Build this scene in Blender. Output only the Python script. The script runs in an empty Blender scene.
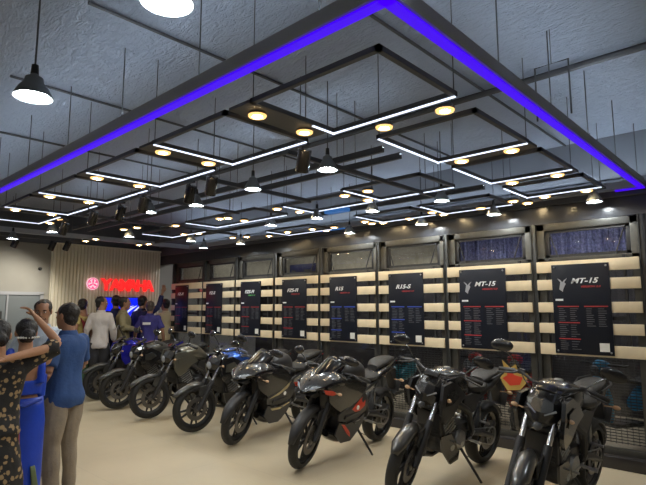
import bpy, bmesh, math, random
from math import sin, cos, pi, radians as R_
from mathutils import Vector, Matrix, noise
random.seed(7)
col = bpy.context.scene.collection
V = Vector

# ------------------------------------------------------------------ materials
def nodes(m):
    m.use_nodes = True
    return m.node_tree.nodes, m.node_tree.links, m.node_tree.nodes['Principled BSDF']
def mat(name, c, rough=.5, metal=0., var=0., vscale=20., bump=0., bscale=60., coat=0., emit=None, es=0., spec=None):
    m = bpy.data.materials.new(name); n, l, b = nodes(m)
    b.inputs['Base Color'].default_value = (*c, 1); b.inputs['Roughness'].default_value = rough
    b.inputs['Metallic'].default_value = metal; b.inputs['Coat Weight'].default_value = coat
    if spec is not None: b.inputs['Specular IOR Level'].default_value = spec
    if emit: b.inputs['Emission Color'].default_value = (*emit, 1); b.inputs['Emission Strength'].default_value = es
    tc = n.new('ShaderNodeTexCoord')
    if var:
        t = n.new('ShaderNodeTexNoise'); t.inputs['Scale'].default_value = vscale; t.inputs['Detail'].default_value = 5
        l.new(tc.outputs['Object'], t.inputs['Vector'])
        r = n.new('ShaderNodeValToRGB'); r.color_ramp.elements[0].position = .3; r.color_ramp.elements[1].position = .7
        r.color_ramp.elements[0].color = (*[max(0, x*(1-var)) for x in c], 1); r.color_ramp.elements[1].color = (*[min(1, x*(1+var)) for x in c], 1)
        l.new(t.outputs['Fac'], r.inputs['Fac']); l.new(r.outputs['Color'], b.inputs['Base Color'])
    if bump:
        t = n.new('ShaderNodeTexNoise'); t.inputs['Scale'].default_value = bscale; t.inputs['Detail'].default_value = 6
        l.new(tc.outputs['Object'], t.inputs['Vector'])
        bp = n.new('ShaderNodeBump'); bp.inputs['Strength'].default_value = bump; bp.inputs['Distance'].default_value = .02
        l.new(t.outputs['Fac'], bp.inputs['Height']); l.new(bp.outputs['Normal'], b.inputs['Normal'])
    return m
def emis(name, c, s, base=(.8, .8, .8)):
    return mat(name, base, .5, emit=c, es=s)

M = {}
M['black'] = mat('black_paint', (.012, .012, .014), .26, 0, coat=.45)
M['satin'] = mat('satin_black', (.022, .022, .024), .48)
M['matte'] = mat('matte_grey_black', (.045, .045, .048), .42, .25)
M['rubber'] = mat('tyre_rubber', (.014, .014, .014), .6, bump=.3, bscale=90)
M['alu'] = mat('fork_chrome', (.75, .75, .77), .22, 1)
M['steel'] = mat('machined_metal', (.38, .38, .38), .35, .9, var=.2)
M['disc'] = mat('brake_disc_metal', (.16, .155, .15), .4, .9)
M['engine'] = mat('engine_metal', (.085, .085, .09), .42, .7, var=.3)
M['seat'] = mat('seat_vinyl', (.022, .021, .02), .55, bump=.25, bscale=200)
M['blue_tank'] = mat('blue_metallic', (.035, .12, .50), .22, .55, coat=.8)
M['deep_blue'] = mat('deep_blue_paint', (.02, .02, .45), .25, .4, coat=.8)
M['bronze'] = mat('bronze_grey', (.17, .165, .135), .3, .6, coat=.5)
M['red'] = mat('red_decal', (.62, .06, .03), .35)
M['gold'] = mat('gold_decal', (.55, .46, .25), .35, .4)
M['grey_paint'] = mat('grey_paint', (.07, .07, .068), .32, .5, coat=.6)
M['lens'] = mat('clear_lens', (.32, .34, .37), .08, .1, coat=1)
M['dlens'] = mat('dark_lens', (.07, .075, .085), .1, coat=.5)
M['amber'] = mat('amber_lens', (.62, .40, .24), .2, coat=.6)
M['tail'] = mat('red_lens', (.4, .01, .01), .15, coat=1)
M['mirror'] = mat('mirror_glass', (.75, .78, .8), .04, 1)
M['white'] = mat('white_mark', (.8, .8, .8), .4)
M['smoke'] = mat('smoked_windscreen', (.012, .012, .014), .10, spec=.35)

M['frame'] = mat('dark_aluminium', (.06, .062, .062), .42, .5, var=.1)
M['gframe'] = mat('grey_window_frame', (.085, .082, .072), .42, .4, var=.1)
M['wood'] = mat('pale_laminate_board', (.75, .63, .43), .5, var=.07, vscale=6, bump=.04, bscale=30)
M['poster'] = mat('black_poster_print', (.012, .014, .022), .32, spec=.25)
M['pl_line_r'] = mat('poster_red', (.38, .035, .04), .4)
M['pl_line_b'] = mat('poster_blue', (.05, .1, .55), .4)
M['pl_txt'] = mat('poster_grey_text', (.10, .105, .12), .5)
M['pl_title'] = mat('poster_white_text', (.78, .8, .82), .4)
M['sticker'] = mat('blank_sticker', (.72, .72, .68), .5)
M['blueled'] = emis('blue_led', (.055, .0, .88), 1.0, (.02, .0, .1))
M['led'] = emis('white_led', (.72, .80, 1.), 1.7)
M['warm'] = emis('warm_diffuser', (1, .76, .42), 150.)
M['cool'] = emis('cool_diffuser', (.90, .97, 1.), 250.)
M['cyan'] = emis('cyan_glow', (.03, .16, .5), .6, (.1, .2, .4))
M['tube'] = emis('added_tube_glow', (.95, .96, 1.), 220.)  # added lamps out of view, light the curtains and blinds from outside
M['up'] = emis('added_uplight', (.76, .88, 1.), 18.)  # added upward light that brightens the ceiling
M['halo'] = emis('painted_warm_halo', (1., .55, .16), 1.6)  # lamp glow painted as a weak emissive ring
M['shade'] = mat('pendant_reflector', (.75, .8, .82), .3, .6)
M['shadeout'] = mat('pendant_body', (.20, .215, .225), .4, .3)
M['rail'] = mat('powder_coated_rail', (.085, .087, .095), .45, .2)
M['ringside'] = mat('grey_channel', (.36, .37, .40), .45, .3)
M['wire'] = mat('dark_wire', (.10, .105, .115), .5, .3)
M['sign_red'] = emis('red_sign_face', (1., .02, .02), 1.1, (.6, .02, .02))
M['sign_pink'] = emis('pink_logo_face', (1., .52, .66), .95, (.8, .6, .6))
M['screen'] = emis('blue_screen', (.0, .015, .95), 1., (.02, .02, .1))
M['screen_w'] = emis('white_on_screen', (.75, .8, 1.), .9, (.5, .5, .5))

# ceiling: crinkled insulation foil painted blue-grey
m = mat('crinkled_ceiling_foil', (.46, .52, .64), .30, .0); n, l, b = nodes(m); M['ceil'] = m
tc = n.new('ShaderNodeTexCoord'); mp = n.new('ShaderNodeMapping'); mp.inputs['Scale'].default_value = (4, 11, 4)
vo = n.new('ShaderNodeTexNoise'); vo.inputs['Scale'].default_value = 2.2; vo.inputs['Detail'].default_value = 8; vo.inputs['Roughness'].default_value = .65; vo.inputs['Distortion'].default_value = 1.2
bp = n.new('ShaderNodeBump'); bp.inputs['Strength'].default_value = 1.; bp.inputs['Distance'].default_value = .07
l.new(tc.outputs['Object'], mp.inputs['Vector']); l.new(mp.outputs['Vector'], vo.inputs['Vector'])
l.new(vo.outputs['Fac'], bp.inputs['Height']); l.new(bp.outputs['Normal'], b.inputs['Normal'])
# floor: large polished beige tiles
m = mat('beige_floor_tile', (.62, .53, .37), .42); n, l, b = nodes(m); M['floor'] = m
tc = n.new('ShaderNodeTexCoord'); br = n.new('ShaderNodeTexBrick'); br.offset = 0
br.inputs['Scale'].default_value = 1; br.inputs['Brick Width'].default_value = 1.2; br.inputs['Row Height'].default_value = 1.2; br.inputs['Mortar Size'].default_value = .003
br.inputs['Color1'].default_value = (.56, .475, .335, 1); br.inputs['Color2'].default_value = (.545, .462, .322, 1); br.inputs['Mortar'].default_value = (.48, .41, .29, 1)
no = n.new('ShaderNodeTexNoise'); no.inputs['Scale'].default_value = 1.6; no.inputs['Detail'].default_value = 6
mx = n.new('ShaderNodeMix'); mx.data_type = 'RGBA'; mx.blend_type = 'MULTIPLY'; mx.inputs['Factor'].default_value = .35
rp = n.new('ShaderNodeValToRGB'); rp.color_ramp.elements[0].position = .35; rp.color_ramp.elements[0].color = (.78, .78, .76, 1); rp.color_ramp.elements[1].position = .65
l.new(tc.outputs['Object'], br.inputs['Vector']); l.new(tc.outputs['Object'], no.inputs['Vector']); l.new(no.outputs['Fac'], rp.inputs['Fac'])
l.new(br.outputs['Color'], mx.inputs[6]); l.new(rp.outputs['Color'], mx.inputs[7]); l.new(mx.outputs[2], b.inputs['Base Color'])
M['wallgrey'] = mat('grey_wall_paint', (.33, .32, .285), .7, var=.05, vscale=3)
M['bulk'] = mat('bulkhead_paint', (.085, .09, .105), .8, var=.05, vscale=3)
M['upper'] = mat('upper_wall_paint', (.22, .235, .27), .8)
M['bulkdark'] = mat('dark_bulkhead_glass', (.05, .053, .062), .22)
M['flute'] = mat('cream_fluted_panel', (.78, .73, .60), .5)
M['wallback'] = mat('cream_wall_paint', (.50, .47, .42), .7)
M['door'] = mat('grey_door', (.13, .15, .16), .6, 0)
M['curtain_b'] = mat('blue_purple_curtain', (.26, .27, .44), .4, .1, var=.55, vscale=35)
M['blind_g'] = mat('khaki_blind', (.42, .38, .28), .6, var=.12, vscale=12, bump=.2, bscale=12)
M['streetwall'] = mat('street_wall', (.05, .045, .045), .8, var=.4, vscale=2)
M['mesh'] = mat('shutter_metal', (.10, .10, .095), .4, .8)
M['plinth'] = mat('black_stone_plinth', (.035, .032, .032), .25)
for k in ('curtain_b', 'blind_g'):
    m = M[k]; n, l, b = nodes(m); tr_ = n.new('ShaderNodeBsdfTranslucent'); mxs = n.new('ShaderNodeMixShader'); mxs.inputs[0].default_value = .5
    src = b.inputs['Base Color'].links[0].from_socket; l.new(src, tr_.inputs['Color']); out = n['Material Output']
    l.new(b.outputs[0], mxs.inputs[1]); l.new(tr_.outputs[0], mxs.inputs[2]); l.new(mxs.outputs[0], out.inputs['Surface'])
# glass: thin clear pane, part mirror
m = bpy.data.materials.new('window_glass'); m.use_nodes = True; n = m.node_tree.nodes; l = m.node_tree.links; n.clear(); M['glass'] = m
o_ = n.new('ShaderNodeOutputMaterial'); t_ = n.new('ShaderNodeBsdfTransparent'); t_.inputs['Color'].default_value = (.80, .81, .82, 1)
g_ = n.new('ShaderNodeBsdfGlossy'); g_.inputs['Roughness'].default_value = .03; lw_ = n.new('ShaderNodeLayerWeight'); lw_.inputs[0].default_value = .5; pw_ = n.new('ShaderNodeMath'); pw_.operation = 'POWER'; pw_.inputs[1].default_value = 3.5; l.new(lw_.outputs['Facing'], pw_.inputs[0]); f_ = n.new('ShaderNodeMath'); f_.operation = 'MULTIPLY_ADD'; f_.inputs[1].default_value = .7; f_.inputs[2].default_value = .035; l.new(pw_.outputs[0], f_.inputs[0])
x_ = n.new('ShaderNodeMixShader'); l.new(f_.outputs[0], x_.inputs[0]); l.new(t_.outputs[0], x_.inputs[1]); l.new(g_.outputs[0], x_.inputs[2]); l.new(x_.outputs[0], o_.inputs[0])

# people
M['skin'] = mat('skin_brown', (.33, .17, .10), .5)
M['skin2'] = mat('skin_light_brown', (.42, .215, .12), .5)
M['hair'] = mat('black_hair', (.012, .010, .010), .45, bump=.5, bscale=80)
M['ghair'] = mat('greying_hair', (.09, .07, .06), .5, bump=.5, bscale=80)
M['eye'] = mat('eye_white', (.7, .68, .65), .3)
M['iris'] = mat('eye_dark', (.02, .012, .01), .2)
M['lip'] = mat('lips', (.25, .08, .07), .5)
def cloth(name, c, var=.12): return mat(name, c, .8, var=var, vscale=9, bump=.25, bscale=40)
M['c_blue'] = cloth('denim_blue_cotton', (.022, .065, .20)); M['c_beige'] = cloth('beige_trouser', (.27, .22, .16))
M['c_saree'] = mat('royal_blue_silk', (.008, .05, .46), .38, var=.12, vscale=6, bump=.15, bscale=18); M['c_white'] = cloth('white_shirt', (.58, .54, .52), .05)
M['c_lblue'] = cloth('pale_blue_shirt', (.42, .50, .60), .05); M['c_khaki'] = cloth('olive_khaki_shirt', (.23, .20, .11))
M['c_navy'] = cloth('navy_shirt', (.015, .02, .09)); M['c_purple'] = cloth('indigo_tshirt', (.045, .04, .21)); M['c_cream'] = cloth('cream_shirt', (.58, .48, .30), .05)
M['c_green'] = cloth('green_sari', (.07, .14, .08)); M['c_yellow'] = cloth('mustard_blouse', (.45, .36, .13)); M['c_maroon'] = cloth('maroon_dupatta', (.2, .02, .03))
M['c_dark'] = cloth('charcoal_trouser', (.03, .03, .035)); M['shoe'] = mat('dark_shoe', (.02, .016, .014), .4); M['c_grn2'] = cloth('sari_border_green', (.10, .13, .06))
M['c_black'] = cloth('black_shirt', (.012, .012, .014))
m = mat('black_floral_cloth', (.012, .011, .011), .75, bump=.2, bscale=40); n, l, b = nodes(m); M['c_floral'] = m
tc = n.new('ShaderNodeTexCoord'); vo = n.new('ShaderNodeTexVoronoi'); vo.inputs['Scale'].default_value = 24
wv = n.new('ShaderNodeTexNoise'); wv.inputs['Scale'].default_value = 45
ad = n.new('ShaderNodeMath'); ad.operation = 'MULTIPLY_ADD'; ad.inputs[1].default_value = .5
rp = n.new('ShaderNodeValToRGB'); e = rp.color_ramp.elements; e[0].position = .0; e[0].color = (.36, .25, .12, 1); e[1].position = .64; e[1].color = (.012, .011, .011, 1)
k = e.new(.60); k.color = (.30, .2, .1, 1)
l.new(tc.outputs['Object'], vo.inputs['Vector']); l.new(tc.outputs['Object'], wv.inputs['Vector'])
l.new(wv.outputs['Fac'], ad.inputs[0]); l.new(vo.outputs['Distance'], ad.inputs[2]); l.new(ad.outputs[0], rp.inputs['Fac']); l.new(rp.outputs['Color'], b.inputs['Base Color'])

# ------------------------------------------------------------------ mesh builder
def sgnpow(a, p): return math.copysign(abs(a)**p, a)
class MB:
    def __init__(s): s.v = []; s.f = []; s.mi = []; s.x = Matrix.Identity(4); s.m = 0
    def add(s, vs, fs):
        k = len(s.v); s.v += [s.x @ V(p) for p in vs]; s.f += [tuple(k+i for i in f) for f in fs]; s.mi += [s.m]*len(fs); return s
    def box(s, c, d, rot=None, bev=0):
        bm = bmesh.new(); bmesh.ops.create_cube(bm, size=1); bmesh.ops.scale(bm, vec=d, verts=bm.verts)
        if bev: bmesh.ops.bevel(bm, geom=bm.edges[:], offset=bev, segments=2, affect='EDGES', profile=.6)
        mm = Matrix.Translation(c) @ (rot.to_4x4() if rot else Matrix.Identity(4))
        bm.verts.index_update(); s.add([mm @ v.co for v in bm.verts], [tuple(v.index for v in f.verts) for f in bm.faces]); bm.free(); return s
    def tube(s, pts, r, n=8, sy=1.):
        pts = [V(p) for p in pts]; rs = r if isinstance(r, (list, tuple)) else [r]*len(pts); vs = []; fs = []; up = None
        for i, p in enumerate(pts):
            t = (pts[min(i+1, len(pts)-1)]-pts[max(i-1, 0)]).normalized()
            if up is None: up = V((0, 0, 1)) if abs(t.z) < .9 else V((1, 0, 0))
            a = t.cross(up)
            a = a.normalized() if a.length > 1e-5 else t.orthogonal().normalized()
            b = a.cross(t).normalized(); up = b
            vs += [p+(a*cos(2*pi*k/n)+b*sin(2*pi*k/n)*sy)*rs[i] for k in range(n)]
        for i in range(len(pts)-1):
            for k in range(n): k2 = (k+1) % n; fs.append((i*n+k, i*n+k2, (i+1)*n+k2, (i+1)*n+k))
        fs += [tuple(range(n))[::-1], tuple((len(pts)-1)*n+k for k in range(n))]
        return s.add(vs, fs)
    def lathe(s, prof, c=(0, 0, 0), axis='z', n=24, caps=False):
        vs = []; fs = []; c = V(c)
        for (r, h) in prof:
            for k in range(n):
                a = 2*pi*k/n; q = (r*cos(a), r*sin(a), h)
                if axis == 'y': q = (q[0], q[2], q[1])
                elif axis == 'x': q = (q[2], q[0], q[1])
                vs.append(c+V(q))
        for i in range(len(prof)-1):
            for k in range(n): k2 = (k+1) % n; fs.append((i*n+k, i*n+k2, (i+1)*n+k2, (i+1)*n+k))
        if caps: fs += [tuple(range(n))[::-1], tuple((len(prof)-1)*n+k for k in range(n))]
        return s.add(vs, fs)
    def loft(s, rings, n=18, axis='x', sub=3):
        # rings: (t, centre_u, centre_z, half_u, half_z, exponent); axis x: u=y ; axis z: t=z, centre (x=cu,y=cz) half (x,y)
        rr = []
        for i in range(len(rings)-1):
            for q in range(sub):
                t = q/sub
                p0 = rings[max(i-1, 0)]; p1 = rings[i]; p2 = rings[i+1]; p3 = rings[min(i+2, len(rings)-1)]
                rr.append([.5*((2*p1[j])+(p2[j]-p0[j])*t+(2*p0[j]-5*p1[j]+4*p2[j]-p3[j])*t*t+(3*p1[j]-p0[j]-3*p2[j]+p3[j])*t**3) for j in range(6)])
        rr.append(list(rings[-1])); vs = []; fs = []
        for (t, cu, cz, hu, hz, ex) in rr:
            hu = max(hu, .002); hz = max(hz, .002)
            for k in range(n):
                a = 2*pi*k/n; u = cu+hu*sgnpow(cos(a), 2/ex); w = cz+hz*sgnpow(sin(a), 2/ex)
                vs.append((t, u, w) if axis == 'x' else (u, w, t))
        for i in range(len(rr)-1):
            for k in range(n): k2 = (k+1) % n; fs.append((i*n+k, i*n+k2, (i+1)*n+k2, (i+1)*n+k))
        fs += [tuple(range(n))[::-1], tuple((len(rr)-1)*n+k for k in range(n))]
        return s.add(vs, fs)
    def panel(s, poly, yf, t=.012, side=1):
        # polygon in xz, y given by yf(x,z); thickness t inward; faceted fan from centroid
        c = (sum(p[0] for p in poly)/len(poly), sum(p[1] for p in poly)/len(poly)); n = len(poly); pts = list(poly)
        mid = [((p[0]+c[0])/2, (p[1]+c[1])/2) for p in poly]; allp = pts+mid+[c]; N = len(allp)
        vs = [(x, side*yf(x, z), z) for x, z in allp]+[(x, side*(yf(x, z)-t), z) for x, z in allp]; fs = []
        for k in range(n):
            k2 = (k+1) % n; fs += [(k, k2, n+k2, n+k), (n+k, n+k2, 2*n), (N+k2, N+k, N+n+k, N+n+k2), (N+n+k2, N+n+k, N+2*n), (k2, k, N+k, N+k2)]
        return s.add(vs, fs)
    def ell(s, c, r, rot=None, nu=14, nv=9):
        vs = []; fs = []; rm = rot or Matrix.Identity(3)
        for i in range(nv+1):
            th = pi*i/nv
            for k in range(nu): a = 2*pi*k/nu; vs.append(V(c)+rm @ V((r[0]*sin(th)*cos(a), r[1]*sin(th)*sin(a), r[2]*cos(th))))
        for i in range(nv):
            for k in range(nu): k2 = (k+1) % nu; fs.append((i*nu+k, (i+1)*nu+k, (i+1)*nu+k2, i*nu+k2))
        return s.add(vs, fs)
    def mesh(s, name, mats, sharp=40):
        me = bpy.data.meshes.new(name); me.from_pydata([tuple(v) for v in s.v], [], s.f)
        for q in (mats if isinstance(mats, (list, tuple)) else [mats]): me.materials.append(q)
        me.polygons.foreach_set('material_index', s.mi)
        bm = bmesh.new(); bm.from_mesh(me); bmesh.ops.remove_doubles(bm, verts=bm.verts, dist=1e-5); bmesh.ops.recalc_face_normals(bm, faces=bm.faces); bm.to_mesh(me); bm.free()
        me.polygons.foreach_set('use_smooth', [True]*len(me.polygons)); me.set_sharp_from_angle(angle=R_(sharp)); return me
    def build(s, name, mats, parent=None, sharp=40):
        o = bpy.data.objects.new(name, s.mesh(name, mats, sharp)); col.objects.link(o); o.parent = parent; return o
def tag(o, label=None, cat=None, group=None, kind=None):
    for k, v in (('label', label), ('category', cat), ('group', group), ('kind', kind)):
        if v: o[k] = v
    return o
def thing(name, label, cat, loc=(0, 0, 0), rz=0, group=None):
    o = bpy.data.objects.new(name, None); col.objects.link(o); o.location = loc; o.rotation_euler = (0, 0, rz); o.empty_display_size = .1
    return tag(o, label, cat, group)
def struct(name, mb, m, parent=None):
    o = mb.build(name, m, parent, 30)
    if not parent: tag(o, kind='structure')
    return o
def dup(o, loc=None, rz=None, label=None, parent=None):
    c = o.copy(); col.objects.link(c)
    if parent: c.parent = parent
    if loc is not None: c.location = loc
    if rz is not None: c.rotation_euler = (0, 0, rz)
    if label: c['label'] = label
    for ch in o.children: dup(ch, parent=c)
    return c
def text_obj(s, size, name, m, parent, mtx, ext=.002, shear=0, space=1., bold=0):
    cu = bpy.data.curves.new(name, 'FONT'); cu.body = s; cu.size = size; cu.extrude = ext; cu.align_x = 'LEFT'; cu.shear = shear; cu.space_character = space; cu.offset = bold
    t = bpy.data.objects.new(name+'_tmp', cu); col.objects.link(t); dg = bpy.context.evaluated_depsgraph_get()
    me = bpy.data.meshes.new_from_object(t.evaluated_get(dg)); bpy.data.objects.remove(t); me.materials.clear(); me.materials.append(m)
    me.transform(mtx); o = bpy.data.objects.new(name, me); col.objects.link(o); o.parent = parent; return o
def remeshed(mb, voxel, wr=0., ws=9., seed=0, smooth=2):
    me = bpy.data.meshes.new('tmp'); me.from_pydata([tuple(v) for v in mb.v], [], mb.f)
    bm = bmesh.new(); bm.from_mesh(me); bmesh.ops.recalc_face_normals(bm, faces=bm.faces); bm.to_mesh(me); bm.free()
    o = bpy.data.objects.new('tmp', me); col.objects.link(o)
    r = o.modifiers.new('r', 'REMESH'); r.mode = 'VOXEL'; r.voxel_size = voxel
    q = o.modifiers.new('s', 'SMOOTH'); q.iterations = smooth; q.factor = .6
    me2 = bpy.data.meshes.new_from_object(o.evaluated_get(bpy.context.evaluated_depsgraph_get())); bpy.data.objects.remove(o)
    if wr:
        for v in me2.vertices:
            p = v.co*ws+V((seed, seed*2, 0)); p.z *= .55
            v.co += v.normal*(noise.noise(p)*wr+noise.noise(p*2.3)*wr*.5)
    return me2

# ------------------------------------------------------------------ camera
H = 1.65; F = 516.; pitch = math.atan(65.5/F); yaw = math.atan(483/(F/cos(pitch)))
cd = bpy.data.cameras.new('camera'); cam = bpy.data.objects.new('camera', cd); col.objects.link(cam); bpy.context.scene.camera = cam
cam.location = (0, 0, H); cam.rotation_euler = (pi/2+pitch, 0, yaw); cd.sensor_width = 36; cd.lens = 36*F/646; cd.clip_start = .05

# ------------------------------------------------------------------ setting
XL, XR, YB, YW, ZC = -11.05, 3.2, -4.5, 6.25, 3.55
struct('floor', MB().box(((XL+XR)/2, (YB+9.4)/2, -.05), (XR-XL+.6, 9.4-YB+.4, .1)), M['floor'])
struct('ceiling', MB().box(((XL+XR)/2, (YB+YW)/2, ZC+.05), (XR-XL+.4, YW-YB+.4, .1)), M['ceil'])
struct('wall_left', MB().box((XL-.1, (YB+9.4)/2, ZC/2), (.2, 9.4-YB, ZC)), M['wallgrey'])
struct('wall_right', MB().box((XR+.1, (YB+9.4)/2, ZC/2), (.2, 9.4-YB, ZC)), M['wallback'])
struct('wall_rear', MB().box(((XL+XR)/2, YB-.1, ZC/2), (XR-XL+.4, .2, ZC)), M['wallback'])
struct('wall_outside', MB().box(((XL+XR)/2, 9.3, ZC/2), (XR-XL+.4, .2, ZC)), M['streetwall'])
struct('trim_left', MB().box((XL+.03, .9, 3.23), (.06, 10.6, .62)), M['bulk'])
# storefront bulkhead: dark glossy band, beam, upper wall
struct('wall_front', MB().box(((XL+XR)/2, YW+.1, (3.05+ZC)/2), (XR-XL, .2, ZC-3.05)), M['upper'])
struct('trim_front', MB().box(((XL+XR)/2, YW+.1, 2.75), (XR-XL, .17, .21)), M['bulkdark'])
struct('trim_beam', MB().box(((XL+XR)/2, YW+.08, 2.95), (XR-XL, .24, .19), bev=.01), M['bulk'])
struct('wall_end', MB().box(((XR-1.14)/2, YW+.07, 1.32), (XR+1.14, .14, 2.64)), M['wallback'])
struct('baseboard_front', MB().box(((XL-1.14)/2+.3, YW+.03, .06), (-1.14-XL-.8, .3, .12), bev=.008), M['plinth'])
posts = [-10.36, -9.17, -8.07, -6.94, -5.83, -4.65, -3.51, -2.33, -1.20]
bay = [(posts[i], posts[i+1]) for i in range(8)]
for i, p in enumerate(posts):
    struct(f'trim_{i+1}', MB().box((p, YW+.02, 1.38), (.05, .1, 2.52), bev=.004).box((p-.026, YW-.02, 1.38), (.012, .04, 2.52)), M['frame'])
for i, (a, b) in enumerate(bay):
    w = tag(bpy.data.objects.new(f'window_{i+1}', None), kind='structure'); col.objects.link(w); w.location = ((a+b)/2, YW+.04, .12)
    L = b-a-.05; f = MB()
    for zz, hh in ((.03, .06), (1.06, .06), (2.09, .05), (2.48, .08)): f.box((0, 0, zz), (L, .06, hh), bev=.004)
    for sx in (-1, 1): f.box((sx*(L/2-.045), 0, 1.26), (.09, .06, 2.52), bev=.004)
    fr = f.build('window_frame', M['gframe'], w)
    inner = MB()
    for sx in (-1, 1): inner.box((sx*(L/2-.115), .01, 2.28), (.05, .04, .34), bev=.003)
    inner.box((0, .01, 2.13), (L-.18, .04, .04)); inner.box((0, .01, 2.425), (L-.18, .04, .035))
    for sx in (-1, 1): inner.tube([(sx*(L/2-.14), -.02, 2.42), (sx*(L/2-.24), -.035, 2.12)], .008, 6)
    inner.build('vent_sash', M['satin'], w)
    MB().box((0, .015, 1.27), (L-.15, .008, 2.42)).build('pane', M['glass'], w)
    # hanging cloth or blind behind the upper light
    n = 60; cw = MB(); pts = []; dep = .03 if i >= 6 else .004
    top = []; 
    for k in range(n+1):
        x = -L/2+.03+(L-.06)*k/n; y = .14+dep*sin(k*1.9)+dep*.5*sin(k*.7+i); top.append((x, y))
    z0, z1 = (1.98, 2.6)
    vs = [(x, y, z1) for x, y in top]+[(x, y+dep*.3*sin(j), z0) for j, (x, y) in enumerate(top)]
    cw.add(vs, [(k, k+1, n+1+k+1, n+1+k) for k in range(n)])
    cw.build('curtain' if i >= 6 else 'blind', M['curtain_b'] if i >= 6 else M['blind_g'], w, 80)
    if i >= 5:   # woven metal shutter behind the lower light
        g = MB(); k = 0
        z = .1
        while z < 1.02:
            g.box((0, .10, z), (L-.12, .006, .009)); z += .031
        for k in range(int(L/.055)):
            x = -L/2+.08+k*.055; 
            if x < L/2-.07: g.box((x, .107, .56), (.005, .005, .95), Matrix.Rotation(0, 3, 'Y'))
        g.build('shutter_grille', M['mesh'], w)
# navy outdoor nameboard seen through the upper light of the fourth bay
t = thing('outdoor_signboard', 'navy signboard seen through an upper window, behind the fourth spec board', 'sign', (-6.36, YW+.155, 2.36))
MB().box((0, -.02, -.03), (.74, .03, .17), bev=.004).build('board', mat('navy_board', (.03, .035, .16), .4), t)
mk = MB()
for x, w_ in ((-.27, .09), (.08, .17), (.3, .06)): mk.box((x, -.037, -.06), (w_, .004, .03))
mk.build('pale_marks', M['pl_txt'], t)

# ------------------------------------------------------------------ slat boards and posters
zs = [(2.055, 2.185), (1.855, 1.975), (1.60, 1.715), (1.365, 1.48), (1.125, 1.25)]
ords = ['first', 'second', 'third', 'fourth', 'fifth', 'sixth', 'seventh', 'eighth']
hts = ['topmost', 'second from top', 'middle', 'second from bottom', 'bottom']
for i, (a, b) in enumerate(bay):
    for j, (z0, z1) in enumerate(zs):
        x0, x1 = a+.035, b-.035
        if i == 0: x0 -= .05
        o = MB().box((0, 0, 0), (x1-x0, .022, z1-z0), bev=.003).build('slat_board', M['wood'])
        o.location = ((x0+x1)/2, YW-.06, (z0+z1)/2)
        tag(o, f'pale wooden slat, {hts[j]} of five, behind the {ords[i]} spec board from the left', 'board', 'pale slats across the shopfront')
    if i < 8:
        mbk = MB(); mbk.box((a+.18, YW-.035, 1.66), (.03, .03, 1.12)).box((b-.18, YW-.035, 1.66), (.03, .03, 1.12)).box(((a+b)/2, YW-.03, 1.54), (b-a-.36, .015, .04))
        tag(mbk.build('slat_bracket', M['satin']), f'black H shaped bracket holding the slats behind the {ords[i]} spec board', 'bracket', 'brackets behind the slats')
pinfo = [  # x0,x1,z0,z1, title, subtitle, line colour, tuning logo
    (-10.17, -9.66, 'FZ-X', '', 'r', 0), (-9.0, -8.45, 'FZ-S', '', 'r', 0), (-7.86, -7.28, 'FZS-FI', 'V3', 'g', 0), (-6.70, -6.10, 'FZS-FI', 'V4', 'r', 0),
    (-5.58, -5.02, 'R15', 'V4', 'b', 0), (-4.42, -3.84, 'R15-S', 'V4', 'b', 0), (-3.29, -2.67, 'MT-15', 'V2', 'r', 1), (-2.12, -1.52, 'MT-15', 'V2', 'r', 1)]
rotP = Matrix.Rotation(pi/2, 4, 'X')
plabs = ['black spec board reading FZ-X, leftmost on the slats beside the illuminated wall sign', 'black spec board reading FZ-S on the pale slats', 'black spec board reading FZS-FI with green underline mark, third from left',
 'black spec board reading FZS-FI below the navy signboard, fourth from left', 'black spec board reading R15 with blue rules, fifth from left', 'black spec board reading R15-S with blue rules, sixth from left',
 'black spec board reading MT-15 partly behind a mirror, seventh from left', 'black spec board reading MT-15, rightmost and largest in view']
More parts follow.
